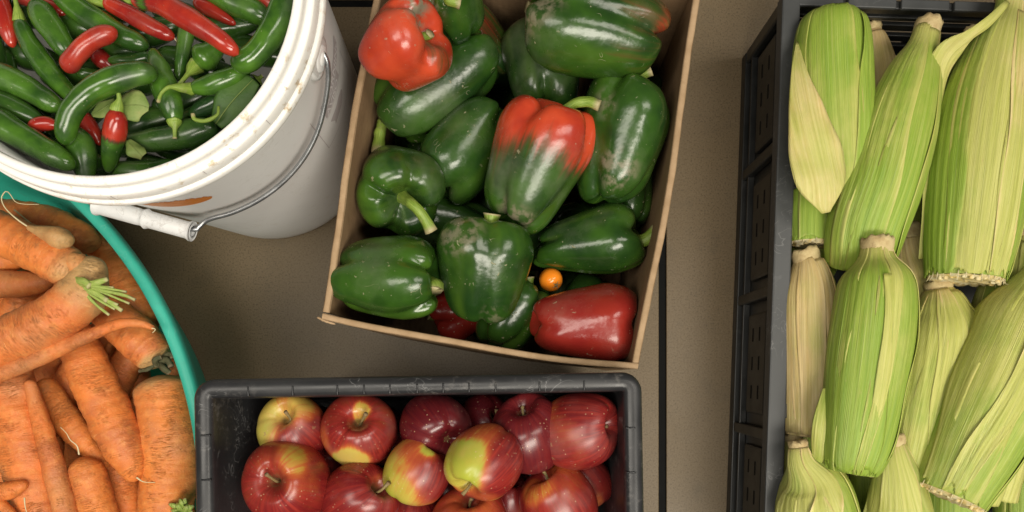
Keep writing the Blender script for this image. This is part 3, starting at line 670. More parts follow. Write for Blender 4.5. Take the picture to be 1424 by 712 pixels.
def apple(key, cx, cy, r, phi, eps, label, base=.9, patches=(), dk=0.0, stem=None, seed=1, z=None, fixed=False, group='apples in the grey crate', asp=.9, slen=.35):
    z = Z.get(key, z if z is not None else 21.0); NOMZ[key] = z
    s = cmpx(z); c = at(cx, cy, z); Rc = r * s; Lc = 2 * Rc * asp
    V, F, t, A, D, ax = lathe_item([(p[0], p[1] * 1.04) for p in APL], dirv(phi, eps), seed * 1.3, c, Lc, Rc, 64, 5, .018, .045, seed, .98, 1.5, .011, 44, .035, .25)
    root = thing('apple', label, 'apple', (c[0], c[1], V[:, 2].min()), group)
    mesh('body', V, F, MT['apple'], root, {'mx': paint(D, base, patches, seed, 3, .10), 'dk': np.full(len(V), float(dk)), 'tt': t, 'wr': wrapco(t, A, Lc * 1.3, Rc)})
    b0 = c + ax * Lc * .20
    if stem is None:
        rs = np.random.RandomState(seed); sd = rs.normal(size=3) * .25 * Rc; P = [b0, b0 + ax * Lc * .5 * slen, b0 + ax * Lc * slen + sd * .5]
    else: P = [b0] + [at(p[0], p[1], z + p[2] * s) for p in stem]
    stalk('stem', P, [.13 * 1.2, .11, .12, .19], MT['astem'], root, 8, 12, .06, seed)
    # dried blossom end
    n = 10; bb = c - ax * Lc * .40; ref = np.array([0, 0, 1.0]) if abs(ax[2]) < .9 else np.array([0, 1.0, 0]); e1 = ref - ref @ ax * ax; e1 /= np.linalg.norm(e1); e2 = np.cross(ax, e1); Vb = [bb + ax * .05]
    for i in range(n):
        a = i / n * 2 * PI; q = .42 if i % 2 == 0 else .18
        Vb.append(bb + (e1 * math.cos(a) + e2 * math.sin(a)) * q - ax * (.16 if i % 2 == 0 else .02))
    tt = np.zeros(n + 1) + .5; mesh('blossom_end', Vb, [(0, 1 + (i + 1) % n, 1 + i) for i in range(n)], MT['astem'], root, {'tt': tt, 'wr': np.zeros((n + 1, 3))}, smooth=False)
    COLL.append(('apple', key, c + D * .91, F, fixed))
    return lean(root, key)
def px_line(pts, z):
    """[(px,py,dz px)] -> points in the place, dz towards the viewer"""
    s = cmpx(z); return np.array([at(p[0], p[1], z + (p[2] if len(p) > 2 else 0) * s) for p in pts])
def chili(key, pts, w, label, red=0.0, dk=0.0, stem=None, seed=1, z=None, tip=.5, head=.85, red2=None, fixed=False, brown=None, hair=False):
    """pts from stem end to tip; w px width; tip: bluntness of the tip"""
    z = Z.get(key, z if z is not None else 33.0); NOMZ[key] = z; s = cmpx(z)
    C = cr(px_line(pts, z), 46); u = np.linspace(0, 1, 46); R = w * .83 * s / 2; tip = tip * .78
    ln = np.linalg.norm(np.diff(C, axis=0), axis=1).sum()
    e = R * 1.1 / ln; e2 = R * (1.0 + 1.6 * (1 - tip)) / ln
    pr = np.sqrt(np.clip(1 - np.clip((e - u) / e, 0, 1) ** 2 * (1 - .40 ** 2), .0, 1)) * np.sqrt(np.clip(1 - np.clip((u - 1 + e2) / e2, 0, 1) ** 2, 0.002, 1))
    body = (head + (1 - head) * sstep(0, .35, u)) * (1 - (1 - tip) * .42 * sstep(.30, 1, u)) * (1 + .05 * np.sin(u * 7 + seed))
    RR = np.maximum(R * pr * body, R * .05)
    V, F, t, A, ctr = tube(C, RR, 22, lambda V, t, A: .035 * wob(V, seed, 1.5) + .02 * wob(V, seed + 1, 3.5))
    rr = np.full(len(t), float(red)) if red2 is None else red + (red2 - red) * sstep(.25, .62, t)
    if brown: rr = rr + brown[2] * np.exp(-((t - brown[0]) / brown[1]) ** 2)
    lo = V[V[:, 2].argmin()]; m0 = C[len(C) // 2]
    root = thing('chili_pepper', label, 'chili', (m0[0], m0[1], lo[2]), 'chilies in the white pail')
    mesh('pod', V, F, MT['chili'], root, {'mx': rr, 'dk': np.full(len(t), float(dk)), 'tt': t, 'wr': wrapco(t, A, ln, R)})
    if stem is not None:
        P = [C[1]] + list(px_line(stem, z)); 
        d = P[1] - P[0]; P.insert(1, P[0] + d * min(.35, .5 * R / max(np.linalg.norm(d), .01)))
        stalk('stem', P, [R * .62, R * .46, R * .21, R * .16, R * .15, R * .18], MT['stem'], root, 12, 24, .06, seed)
    if hair:
        e_ = C[-1]; stalk('tip_thread', [e_, e_ + np.array([.15, -.25, .05]), e_ + np.array([.45, -.3, .1])], [.05, .03, .02], MT['hair'], root, 5, 8, 0)
    COLL.append(('bucket', key, ctr + (V - ctr) * .80, F, fixed)); return lean(root, key)
def carrot(key, pts, label, seed=1, z=None, crown=0.0, tipround=.6, headround=.9, hair=None, mxbase=0.0, fixed=False, greens=None, name='carrot', gmat='greens', crownw=.22, bump=.05, root=None, part='root'):
    """pts [(px,py,radius px, dz)] crown to tip"""
    z = Z.get(key, z if z is not None else 13.0); NOMZ[key] = z; s = cmpx(z)
    Q = cr([(p[0], p[1], p[2], p[3] if len(p) > 3 else 0) for p in pts], 120)
    C = np.array([at(q[0], q[1], z + q[3] * s) for q in Q]); R0 = np.maximum(Q[:, 2], 1.2) * s * .80
    d = np.concatenate([[0], np.cumsum(np.linalg.norm(np.diff(C, axis=0), axis=1))]); ln = d[-1]
    h0 = max(R0[0] * headround, .05); h1 = max(R0[-1] * tipround, .05)
    R = R0 * np.sqrt(np.clip(1 - np.clip((h0 - d) / h0, 0, 1) ** 2 * .97, .0, 1)) * np.sqrt(np.clip(1 - np.clip((d - ln + h1) / h1, 0, 1) ** 2 * .985, 0, 1))
    Rm = R0.max()
    def bf(V, t, A):
        rg = np.sin(t * ln * 4.2 + 1.5 * np.sin(A + seed) + seed) * np.sin(t * ln * 1.7 + seed * 2)
        return bump * .55 * wob(V, seed, 2.0 / Rm) + bump * .5 * wob(V, seed + 2, 5.0 / Rm) + .022 * rg + .007 * np.sin(t * ln * 11 + 2.5 * np.sin(A * 2 + seed) + 3 * np.sin(t * ln * .9)) * (.5 + .5 * np.sin(t * ln * 2.3 + A + seed))
    V, F, t, A, ctr = tube(C, R, 30, bf)
    mx = mxbase + crown * sstep(crownw, .0, t) + .25 * crown * sstep(.02, 0, t)
    if root is None: root = thing(name, label, 'carrot', (C[60][0], C[60][1], V[:, 2].min()), 'carrots in the teal tub')
    mesh(part, V, F, MT['carrot'], root, {'mx': mx, 'tt': t, 'wr': wrapco(t, A, ln, Rm)})
    for h in (hair or []):
        P = px_line(h, z); stalk('root_hair', P, [.09, .055, .04, .03], MT['hair'], root, 6, 26, 0, seed)
    for gq in (greens or []):
        P = px_line(gq[0], z); stalk('leaf_stalk', P, [gq[1] * s, gq[1] * s * .95, gq[1] * s * .85, gq[1] * s * .5 if len(gq) > 2 else gq[1] * s * .8], MT[gmat], root, 8, 14, .16, seed + len(gq[0]))
    COLL.append(('tub', key, ctr + (V - ctr) * .80, F, fixed)); return lean(root, key)
def ribbon(name, pts, mat, parent, z, cup=.25, ribs=14, seed=1, tone=.5, n=48, nc=17, tip=(1, 1), brown=0.0, flip=1, side=None):
    """loose leaf: pts [(px,py,dz,width px, tilt deg)]"""
    s = cmpx(z); Q = cr([(p[0], p[1], p[2], p[3], p[4] if len(p) > 4 else 0) for p in pts], n)
    C = np.array([at(q[0], q[1], z + q[2] * s) for q in Q]); T, N, B = frames(C); W = Q[:, 3] * s / 2
    u = np.linspace(-1, 1, nc); rows = []; d = np.concatenate([[0], np.cumsum(np.linalg.norm(np.diff(C, axis=0), axis=1))])
    rs = np.random.RandomState(seed); ph = rs.uniform(0, 6, 4)
    for i in range(n):
        tl = math.radians(Q[i, 4]); b = B[i] * math.cos(tl) + N[i] * math.sin(tl); nn = N[i] * math.cos(tl) - B[i] * math.sin(tl)
        hgt = -cup * W[i] * u ** 2 + (.022 if ribs < 15 else .034) * W[i] * np.sin(u * ribs + ph[0]) + .05 * W[i] * np.sin(d[i] * 1.3 + u * 2 + ph[1]) * np.abs(u)
        rows.append(C[i] + b * (u * W[i])[:, None] + nn * hgt[:, None])
    V = np.vstack(rows); ln = d[-1]; t = np.repeat(d / ln, nc)
    st = np.stack([np.tile(u, n) * np.repeat(np.maximum(W, W.max() * .35), nc) + seed * 3.1, np.repeat(d, nc), np.zeros(len(V))], 1)
    F = grid_faces(n, nc, False)
    o = mesh(name, V, F, mat, parent, {'mx': np.full(len(V), float(tone)), 'tt': t, 'dk': np.full(len(V), float(brown)), 'st': st, 'wr': st})
    md = o.modifiers.new('thickness', 'SOLIDIFY'); md.thickness = .0004; md.offset = 0
    return o
def corn(key, pts, label, leaves=(), seed=1, z=None, tone=.3, shank=True, cut=False, fixed=False, brown=0.0, shr=None, loose=(), nleaf=5, frill=0):
    """pts [(px,py,radius px,dz)] shank to silk end; leaves [(angle deg, half width deg, t0, t1, lift, tone, twist)]"""
    z = Z.get(key, z if z is not None else 12.0); NOMZ[key] = z; s = cmpx(z); n = 70
    Q = cr([(p[0], p[1], p[2], p[3] if len(p) > 3 else 0) for p in pts], n)
    C = np.array([at(q[0], q[1], z + q[3] * s) for q in Q]); R = np.maximum(Q[:, 2], 3) * s * .90
    d = np.concatenate([[0], np.cumsum(np.linalg.norm(np.diff(C, axis=0), axis=1))]); ln = d[-1]; Rm = R.max()
    T, N, B = frames(C); rs = np.random.RandomState(seed)
    lowf = lambda t, a: .035 * np.sin(2 * a + seed) * sstep(.1, .4, t) + .02 * np.sin(3 * a + t * 5 + seed * 2) + .02 * np.sin(t * 9 + a + seed)
    V, F, t, A, ctr = tube(C, R, 48, lambda V, t, A: lowf(t, A) + .009 * np.sin(26 * A + 3 * np.sin(2 * t + seed)), cap=False)
    m0 = C[n // 2]
    root = thing('corn_ear', label, 'corn', (m0[0], m0[1], V[:, 2].min()), 'ears of corn in the black crate')
    def stco(A_, t_, q=0): return np.stack([A_ * Rm + seed * 7.3 + q * 11.7, t_ * ln, np.zeros(len(A_))], 1)
    Aw = np.where(A > PI, A - 2 * PI, A)
    mx = tone - .05 + .30 * sstep(.2, 0, t) - .22 * sstep(.35, .8, t) * (1 if not brown else 0)
    mesh('inner_husk', V, F, MT['husk'], root, {'mx': mx, 'tt': t, 'dk': brown + .3 * sstep(.06, 0, t), 'st': stco(Aw, t)})
    lv = list(leaves)
    if not lv:
        for k in range(nleaf):
            lv.append((-150 + 300 * (k + rs.uniform(.2, .8)) / nleaf, rs.uniform(38, 62), 0.02 + rs.uniform(0, .05), rs.uniform(.9, 1.0), .022 + .012 * ((k * 2) % nleaf) , tone + rs.uniform(-.12, .14), rs.uniform(-25, 25)))
    for k, lf in enumerate(lv):
        a0, hw, t0, t1, lift, tn, tw = lf[:7]; edge = lf[7] if len(lf) > 7 else .02
        nt, na = 54, 31; u = np.linspace(-1, 1, na); tt = np.linspace(0, 1, nt); ph = rs.uniform(0, 6, 6)
        TT = t0 + (t1 - t0) * tt
        # ragged end
        end = np.zeros((nt, na)) + TT[:, None]; rag = rs.uniform(-1, 1, na) * .012 + .02 * np.sin(u * 5 + ph[0]); end += rag[None] * sstep(.9, 1, tt)[:, None]
        end = np.clip(end, 0, 1.02)
        shape = .90 + .10 * np.sin(tt * 3 + ph[1]); ang = np.radians(a0 + tw * (tt - .5))[:, None] + np.radians(hw) * shape[:, None] * u[None]
        ang = ang + .03 * np.sin(tt * 11 + ph[2])[:, None] * np.abs(u)[None]
        ci = np.clip(end, 0, 1) * (n - 1); i0 = np.minimum(ci.astype(int), n - 2); fr = (ci - i0)[..., None]
        cc = C[i0] * (1 - fr) + C[i0 + 1] * fr; nn_ = N[i0] * (1 - fr) + N[i0 + 1] * fr; bb = B[i0] * (1 - fr) + B[i0 + 1] * fr
        rr = R[i0] * (1 - fr[..., 0]) + R[i0 + 1] * fr[..., 0]
        nrib = int(hw / 6)
        rib = .006 * np.sin(u * PI * nrib + ph[3])[None] + .005 * np.sin(u * PI * nrib * 2.7 + ph[4])[None] * np.ones((nt, 1))
        fold = .014 * np.exp(-((u[None] - .35 * np.sin(tt * 2.5 + ph[5])[:, None]) / .12) ** 2)
        el = edge * np.abs(u)[None] ** 5 * (1 + .8 * np.sin(tt * 14 + ph[0])[:, None])
        rad = rr * (1 + lift + lowf(end, ang) + rib + fold + el) + .02
        VV = (cc + rad[..., None] * (np.cos(ang)[..., None] * nn_ + np.sin(ang)[..., None] * bb)).reshape(-1, 3)
        te = end.ravel(); mxl = tn - .06 + .32 * sstep(.18, 0, te) - .2 * sstep(.4, .85, te) * (1 if not brown else 0) + .35 * (np.tile(np.abs(u), nt) ** 8)
        o = mesh('husk_leaf', VV, grid_faces(nt, na, False), MT['husk'], root, {'mx': mxl, 'tt': te, 'dk': brown * (.5 + .5 * np.sin(ph[2])) + .25 * sstep(.06, 0, te), 'st': stco(ang.ravel(), te, k + 1)})
        md = o.modifiers.new('thickness', 'SOLIDIFY'); md.thickness = .0005; md.offset = 0
    if shank:
        sr = (shr or R[0] / s * 1.0) * s; dd = -T[0]; P = np.array([C[0] - dd * .8, C[0], C[0] + dd * sr * .5, C[0] + dd * sr * .62]); RR = np.array([sr * .96, sr * .98, sr * 1.02, sr * .9])
        Vs, Fs, ts, As, _ = tube(cr(P, 9), np.interp(np.linspace(0, 1, 9), [0, .4, .85, 1], RR), 26, lambda V, t, A: .05 * wob(V, seed, 3) + .06 * np.sin(7 * A + seed) * (t > .8))
        # frayed cut
        fr_ = np.where(ts > .85)[0]; Vs[fr_] += dd * (rs.uniform(-.18, .22, len(fr_)))[:, None]
        mesh('shank', Vs, Fs, MT['shank'], root)
    # cut silk end
    rows = []; ns = 40; a = np.arange(ns) / ns * 2 * PI; e1, e2, dd = N[-1], B[-1], T[-1]
    for q, hgt in ((.99, -.05), (.92, .18 if cut else .02), (.78, .26 if cut else -.1), (.5, .22 if cut else -.2), (.2, .15 if cut else -.2), (.01, .1)):
        jj = rs.uniform(-.14, .14, ns) if cut else rs.uniform(-.05, .05, ns)
        rows.append(C[-1] + dd * (hgt + jj)[:, None] + R[-1] * q * (1 + lowf(np.ones(ns), a))[:, None] * (np.cos(a)[:, None] * e1 + np.sin(a)[:, None] * e2))
    mesh('cob_end', np.vstack(rows), grid_faces(6, ns, True), MT['cob'], root)
    if cut:
        for i in range(16):   # kernels showing at the cut
            an = -1.6 + 3.2 * (i + rs.uniform(-.3, .3)) / 15; ra = R[-1] * (.82 + rs.uniform(-.12, .08)); kc_ = C[-1] + dd * (.22 + rs.uniform(-.12, .12)) + ra * (math.cos(an) * e1 + math.sin(an) * e2)
            Vk, Fk = box((0, 0, 0), rs.uniform(.28, .62, 3), 0, .11); Rm_ = np.stack([math.cos(an) * e1 + math.sin(an) * e2, -math.sin(an) * e1 + math.cos(an) * e2, dd]); mesh('kernel', kc_ + Vk @ Rm_, Fk, MT['cob'], root)
    for i in range(frill):
        an = -1.7 + 3.4 * i / max(frill - 1, 1); b_ = C[-1] + R[-1] * 1.0 * (math.cos(an) * e1 + math.sin(an) * e2); o_ = (math.cos(an) * e1 + math.sin(an) * e2)
        stalk('husk_fibre', [b_ - dd * .3, b_ + dd * .25 + o_ * .05, b_ + dd * rs.uniform(.3, .7) + o_ * rs.uniform(0, .3) + rs.normal(size=3) * .06], [.06, .05, .02], MT['hair'], root, 4, 5, 0)
    for k, lo in enumerate(loose):
        ribbon('husk_leaf', lo['pts'], MT['husk'], root, z, lo.get('cup', .2), lo.get('ribs', 16), seed + k, lo.get('tone', .6), brown=lo.get('brown', 0))
    COLL.append(('corn', key, np.vstack([ctr + (V - ctr) * .84]), F, fixed)); return lean(root, key)

# ------------------------------------------------------------------ bell peppers (deepest first)
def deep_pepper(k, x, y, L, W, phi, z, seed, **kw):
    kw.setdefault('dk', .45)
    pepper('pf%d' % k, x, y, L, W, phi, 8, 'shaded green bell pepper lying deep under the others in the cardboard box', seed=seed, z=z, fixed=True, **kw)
def pix(p):
    k = (CAM_H - p[2]) / FPX; return NX + p[0] / k, NY - p[1] / k
for k in range(12):
    q = fl_ + ux * (5.6 + 8.8 * (k % 3) + .5 * math.sin(k * 3)) + uy * (5.6 + 8.0 * (k // 3) + .4 * math.cos(k * 5)); q[2] = 9.6
    x, y = pix(q); deep_pepper(k, x, y, 112, 102, 37 * k, 9.6, 60 + k)
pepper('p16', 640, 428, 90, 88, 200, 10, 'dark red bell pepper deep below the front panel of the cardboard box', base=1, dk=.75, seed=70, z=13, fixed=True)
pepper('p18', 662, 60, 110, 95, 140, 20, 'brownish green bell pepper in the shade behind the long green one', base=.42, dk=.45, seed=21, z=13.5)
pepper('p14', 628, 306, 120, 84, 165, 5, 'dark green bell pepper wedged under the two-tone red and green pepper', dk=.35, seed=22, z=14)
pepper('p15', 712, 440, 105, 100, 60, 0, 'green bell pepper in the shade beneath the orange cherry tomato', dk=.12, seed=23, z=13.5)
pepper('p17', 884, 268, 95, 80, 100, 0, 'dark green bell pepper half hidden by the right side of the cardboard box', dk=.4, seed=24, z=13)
pepper('p7', 752, 92, 128, 108, 95, -8, 'dark green bell pepper with a pale round spot, under the big mottled one', dk=.22, seed=25, lobes=3, z=16, taper=.9, roll=60)
pepper('p3', 610, 120, 170, 116, 214, -6, 'long glossy green bell pepper lying under the bright red one', seed=4, lobes=3, depth=.16, roll=-28, taper=.92, dk=.05, stem=[(541, 160, -4), (530, 178, 2), (525, 214, 6)], srad=8, z=17)
pepper('p4', 650, 203, 140, 108, 232, -10, 'smooth dark green bell pepper without visible stem beside the two-tone one', seed=5, lobes=3, depth=.06, dk=.20, z=16, taper=.80, roll=20)
pepper('p9', 864, 196, 165, 128, 76, 8, 'dusty green bell pepper with a short curved stem against the box side', seed=6, lobes=3, depth=.16, roll=15, taper=.86, dk=.10, soil=[(258, 40, 24, .7), (130, 55, 16, .5)], stem=[(882, 120, 6), (890, 106, 10), (906, 98, 14)], srad=6.5, z=16)
pepper('p5', 552, 260, 122, 124, -62, 48, 'small squat green bell pepper with its stem end facing up', seed=7, lobes=4, depth=.15, dent=.17, taper=.8, dk=.0, stem=[(574, 284, 62), (588, 300, 60), (600, 322, 52)], srad=7.5, z=17.5)
pepper('p12', 820, 336, 146, 104, 6, 4, 'tapered green bell pepper with a thick stub stem pointing at the box side', seed=8, lobes=3, depth=.08, taper=.76, roll=35, dk=.03, stem=[(886, 336, 10), (898, 333, 14), (914, 321, 18)], srad=9.5, z=16)
pepper('p10', 530, 387, 138, 122, -4, 14, 'green bell pepper lying on its side in the front corner of the box', seed=9, lobes=4, depth=.10, roll=20, taper=.95, dk=-.02, dent=.14, stem=[(588, 395, 34), (590, 402, 38)], srad=11, z=18)
pepper('p8', 822, 34, 186, 146, 168, 6, 'big mottled green bell pepper turning reddish brown at one end', seed=10, lobes=4, depth=.13, roll=28, taper=.95, base=.05, patches=[(-10, 25, 62, .14), (-4, 4, 14, .30), (50, 40, 45, .16)], soil=[(170, 30, 30, .7)], z=19, bump=.03)
pepper('p2', 628, 6, 90, 96, 110, 50, 'small glossy green bell pepper tucked behind the bright red one', seed=11, lobes=4, depth=.14, soil=[(200, 35, 40, .8)], stem=[(622, -2, 48), (630, 2, 52), (640, 5, 50)], srad=7, z=20)
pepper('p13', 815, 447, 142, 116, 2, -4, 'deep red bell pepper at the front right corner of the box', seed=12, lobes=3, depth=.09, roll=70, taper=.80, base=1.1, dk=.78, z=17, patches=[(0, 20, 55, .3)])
pepper('p11', 675, 374, 132, 142, 84, 14, 'blocky green bell pepper with pale scars and a short upright stem', seed=13, lobes=4, depth=.18, roll=45, taper=.80, dk=-.03, dent=.13, soil=[(130, 50, 22, .55), (280, 20, 16, .4)], stem=[(682, 312, 30), (684, 297, 34)], srad=10, z=19)
pepper('p6', 743, 226, 172, 142, 66, 12, 'two-tone bell pepper, red at the stem end and green below', seed=14, lobes=4, depth=.14, roll=20, taper=.84, base=-.02, axred=(-.30, .36, 1.0), patches=[(155, 30, 50, .22), (10, 10, 40, .22)], soil=[(255, 10, 18, .8)], stem=[(784, 156, 22), (800, 144, 30), (818, 142, 34), (834, 147, 36)], srad=7, z=22)
pepper('p1', 555, 63, 104, 124, 24, 30, 'bright red bell pepper with a folded scarred stem end by the white pail', seed=15, lobes=3, depth=.13, dent=.24, roll=10, taper=.92, base=1.1, patches=[(-20, 15, 22, -.35)], soil=[(40, 45, 30, 1.0), (25, 25, 18, 1.0)], z=23, stem=[(588, 48, 12), (592, 45, 15)], srad=6, calyx=False)
# cherry tomato
z = 17.5; c = at(766, 389, z); s = cmpx(z)
V, F, t, A, D, ax = lathe_item([(p[0], p[1] * (1.0 if abs(p[1]) > .3 else 1)) for p in [(0, .44), (.12, .455), (.3, .485), (.6, .42), (.85, .27), (1, 0), (.85, -.27), (.6, -.42), (.3, -.48), (0, -.5)]], dirv(-50, 42), 0, c, 32 * s, 16.5 * s, 40, 0, 0, 0, 5, 1, 1.5, .01, 30)
tm_ = thing('cherry_tomato', 'single orange cherry tomato among the bell peppers', 'tomato', (c[0], c[1], V[:, 2].min()))
mesh('body', V, F, MT['tomato'], tm_)
stalk('stem', [c + ax * 14 * s, c + ax * 17 * s, at(775, 400, z + 15 * s)], [.07, .05, .08], MT['astem'], tm_, 6, 8)
for k in range(5):
    a = k * 2 * PI / 5; e = np.cross(ax, [0, 0, 1]); e /= np.linalg.norm(e); e2 = np.cross(ax, e); q = e * math.cos(a) + e2 * math.sin(a)
    stalk('sepal', [c + ax * 15.2 * s, c + ax * 15.4 * s + q * .25, c + ax * 14.6 * s + q * .5], [.06, .05, .015], MT['astem'], tm_, 5, 6)

# ------------------------------------------------------------------ apples
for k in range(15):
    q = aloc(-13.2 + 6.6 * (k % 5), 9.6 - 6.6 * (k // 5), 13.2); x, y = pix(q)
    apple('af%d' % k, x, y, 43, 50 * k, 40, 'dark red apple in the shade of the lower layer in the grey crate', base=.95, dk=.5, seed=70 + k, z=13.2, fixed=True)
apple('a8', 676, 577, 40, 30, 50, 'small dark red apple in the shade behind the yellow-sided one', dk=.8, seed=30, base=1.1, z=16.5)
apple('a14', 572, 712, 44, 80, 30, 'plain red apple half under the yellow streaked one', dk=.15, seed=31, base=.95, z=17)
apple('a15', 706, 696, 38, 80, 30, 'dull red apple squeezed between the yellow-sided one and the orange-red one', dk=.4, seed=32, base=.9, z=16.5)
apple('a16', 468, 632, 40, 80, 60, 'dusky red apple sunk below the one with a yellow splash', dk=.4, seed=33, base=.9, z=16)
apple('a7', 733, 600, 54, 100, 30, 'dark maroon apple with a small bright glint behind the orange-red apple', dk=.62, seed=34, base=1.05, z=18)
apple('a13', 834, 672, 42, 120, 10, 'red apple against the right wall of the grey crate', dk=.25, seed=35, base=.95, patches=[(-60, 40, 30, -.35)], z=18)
apple('a1', 408, 588, 49, 95, 62, 'apple half yellow-green and half red with a crooked stem', seed=36, base=.52, patches=[(165, 40, 46, -.38), (60, 50, 34, -.25), (-40, 25, 62, .55), (-90, 20, 45, .25)], stem=[(404, 574, 40), (397, 564, 56)], z=20)
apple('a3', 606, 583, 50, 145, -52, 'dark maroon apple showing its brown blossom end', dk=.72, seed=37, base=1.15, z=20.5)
apple('a2', 501, 597, 53, 70, 66, 'red apple with a bright yellow splash below its stem hollow', seed=38, base=.82, patches=[(-105, 38, 33, -.95), (65, 48, 14, -.5), (-160, 40, 22, -.3)], stem=[(506, 579, 38), (509, 574, 46)], z=21)
apple('a4', 581, 655, 47, 60, 10, 'orange-yellow apple with red cheek and pale yellow streak', seed=39, base=.45, patches=[(-10, 30, 50, .40), (100, 60, 40, .15), (200, 30, 60, -.30), (55, 40, 16, -.5)], z=20)
apple('a10', 503, 694, 52, 35, 32, 'red apple with a thin pale stem leaning to the side', seed=40, base=.92, dk=.15, patches=[(45, 30, 18, -.3)], stem=[(528, 683, 36), (541, 671, 44)], z=20.5)
apple('a12', 774, 697, 54, 115, 22, 'red apple with a short stem stub and yellowish shoulder', seed=41, base=.88, patches=[(135, 40, 30, -.35), (95, 15, 30, -.25)], stem=[(760, 662, 22), (752, 651, 26)], z=20.5)
apple('a6', 806, 596, 55, 12, 33, 'large orange-red apple near the corner of the grey crate', seed=42, base=.80, patches=[(200, 35, 55, -.06), (60, 30, 60, .2)], z=21.5, dk=.0, slen=.18, asp=.95)
apple('a11', 652, 730, 56, 85, 30, 'orange-red apple under the yellow-sided one, cut by the picture edge', seed=43, base=.68, patches=[(90, 60, 40, -.1)], z=20)
apple('a9', 397, 670, 61, 100, 80, 'biggest red apple with a russet hollow around its stem', seed=44, base=.85, patches=[(60, 40, 22, -.35), (-10, 45, 25, -.15)], z=21.5, slen=.22)
apple('a5', 674, 646, 53, 232, 40, 'apple split lengthwise into a yellow-green side and a red side', seed=45, base=.62, patches=[(170, 45, 52, -.66), (-5, 30, 62, .45), (-70, 5, 24, -.5)], stem=[(650, 680, 24), (643, 688, 26)], z=23)

# ------------------------------------------------------------------ chilies (deepest first)
rsd = np.random.RandomState(5)
k = 0
for row in range(13):
    for col in range(5):
        m_ = np.array([BX - 12.0 + 6.0 * col + 2.6 * (row % 2) + rsd.uniform(-.5, .5), BY - 11.6 + 1.9 * row + rsd.uniform(-.3, .3), 27.6 + .8 * (col % 2) + rsd.uniform(0, .8) + (2.2 if row > 8 else 0)])
        if math.hypot(m_[0] - BX, m_[1] - BY) > 11.6: continue
        a = rsd.uniform(-.35, .35); e_ = np.array([math.cos(a), math.sin(a), 0]) * 2.9
        if max(math.hypot(*(m_ + e_)[:2] - np.array([BX, BY])), math.hypot(*(m_ - e_)[:2] - np.array([BX, BY]))) > 13.6: e_ = np.array([-(m_[1] - BY), m_[0] - BX, 0]) / math.hypot(m_[0] - BX, m_[1] - BY) * 2.9
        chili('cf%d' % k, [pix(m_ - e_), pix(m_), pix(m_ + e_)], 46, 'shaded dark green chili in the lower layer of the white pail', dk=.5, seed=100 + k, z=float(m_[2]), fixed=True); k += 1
for k in range(16):
    th = math.radians(-185 + 14 * k); a = th + PI / 2 + .15 * math.sin(k * 2.7); zf = 29.6 + .7 * (k % 2)
    m_ = np.array([BX + 12.1 * math.cos(th), BY + 12.1 * math.sin(th), zf]); e_ = np.array([math.cos(a) * 3.0, math.sin(a) * 3.0, 0])
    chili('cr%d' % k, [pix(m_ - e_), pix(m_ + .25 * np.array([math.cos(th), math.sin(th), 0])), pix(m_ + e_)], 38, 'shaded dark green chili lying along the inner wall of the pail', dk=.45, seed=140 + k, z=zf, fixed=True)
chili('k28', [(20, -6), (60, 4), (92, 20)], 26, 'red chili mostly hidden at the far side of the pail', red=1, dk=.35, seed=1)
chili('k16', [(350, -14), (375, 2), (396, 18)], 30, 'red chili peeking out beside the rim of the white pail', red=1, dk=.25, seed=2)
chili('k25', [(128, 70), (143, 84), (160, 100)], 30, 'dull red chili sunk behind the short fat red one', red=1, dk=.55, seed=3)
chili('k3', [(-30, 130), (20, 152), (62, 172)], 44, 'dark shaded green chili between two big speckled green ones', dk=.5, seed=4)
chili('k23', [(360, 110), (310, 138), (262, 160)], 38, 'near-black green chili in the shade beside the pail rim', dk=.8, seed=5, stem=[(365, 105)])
chili('k22', [(305, 176), (235, 192), (165, 200)], 46, 'large dark green chili lying low under the dry leaf', dk=.55, seed=6)
chili('k27', [(215, 80), (185, 84), (150, 84)], 24, 'slim green chili below the long dark green one', dk=.3, seed=7)
chili('k24', [(150, 108, -20), (125, 104, -8), (103, 98, 6)], 24, 'dark green chili showing only its round tip', dk=.35, seed=8, tip=.9)
chili('k4', [(40, 180), (60, 172), (84, 174)], 26, 'small red chili end caught between green chilies, with a scar', red=1, dk=.1, seed=9)
chili('k26', [(112, 155), (124, 175), (140, 202)], 27, 'red chili wedge beside the red-to-green chili', red=1, dk=.15, seed=10)
chili('k6b', [(100, 180), (112, 215), (122, 262)], 46, 'thick dark green chili standing down against the pail wall', dk=.25, seed=11)
chili('k13', [(270, 2), (300, 18), (328, 34)], 24, 'thin red chili tip behind the longest red one', red=1, dk=.15, seed=12, tip=.4)
chili('k8', [(48, 2), (62, 25), (80, 50), (100, 82)], 44, 'dark green chili with a blunt shoulder beneath the short red one', dk=.12, seed=13, tip=.75)
chili('k19', [(262, 25), (256, 62), (250, 96), (248, 112)], 26, 'slim green chili standing beside the teardrop-shaped one', dk=.02, seed=14, tip=.2)
chili('k10', [(76, -12), (120, 20), (165, 48), (207, 66)], 42, 'long green chili with a rounded shiny tip behind the short red one', dk=.05, seed=15, tip=.75)
chili('k7', [(-8, -20), (4, 20), (18, 66)], 34, 'tapered red chili by the edge of the pail, next to a green stem', red=1, seed=16, tip=.5)
chili('k20', [(243, 172, 4), (236, 140, 6), (224, 105, 2), (212, 68, -8)], 42, 'bright green chili hanging stem-down with a pointed cap', dk=-.05, seed=17, stem=[(243, 178, 6), (243, 193, 4)], head=.8)
chili('k2', [(-40, 85), (0, 106), (45, 128), (86, 152)], 46, 'green chili with pale flecks pointing at the curved one', dk=0, seed=18, tip=.8)
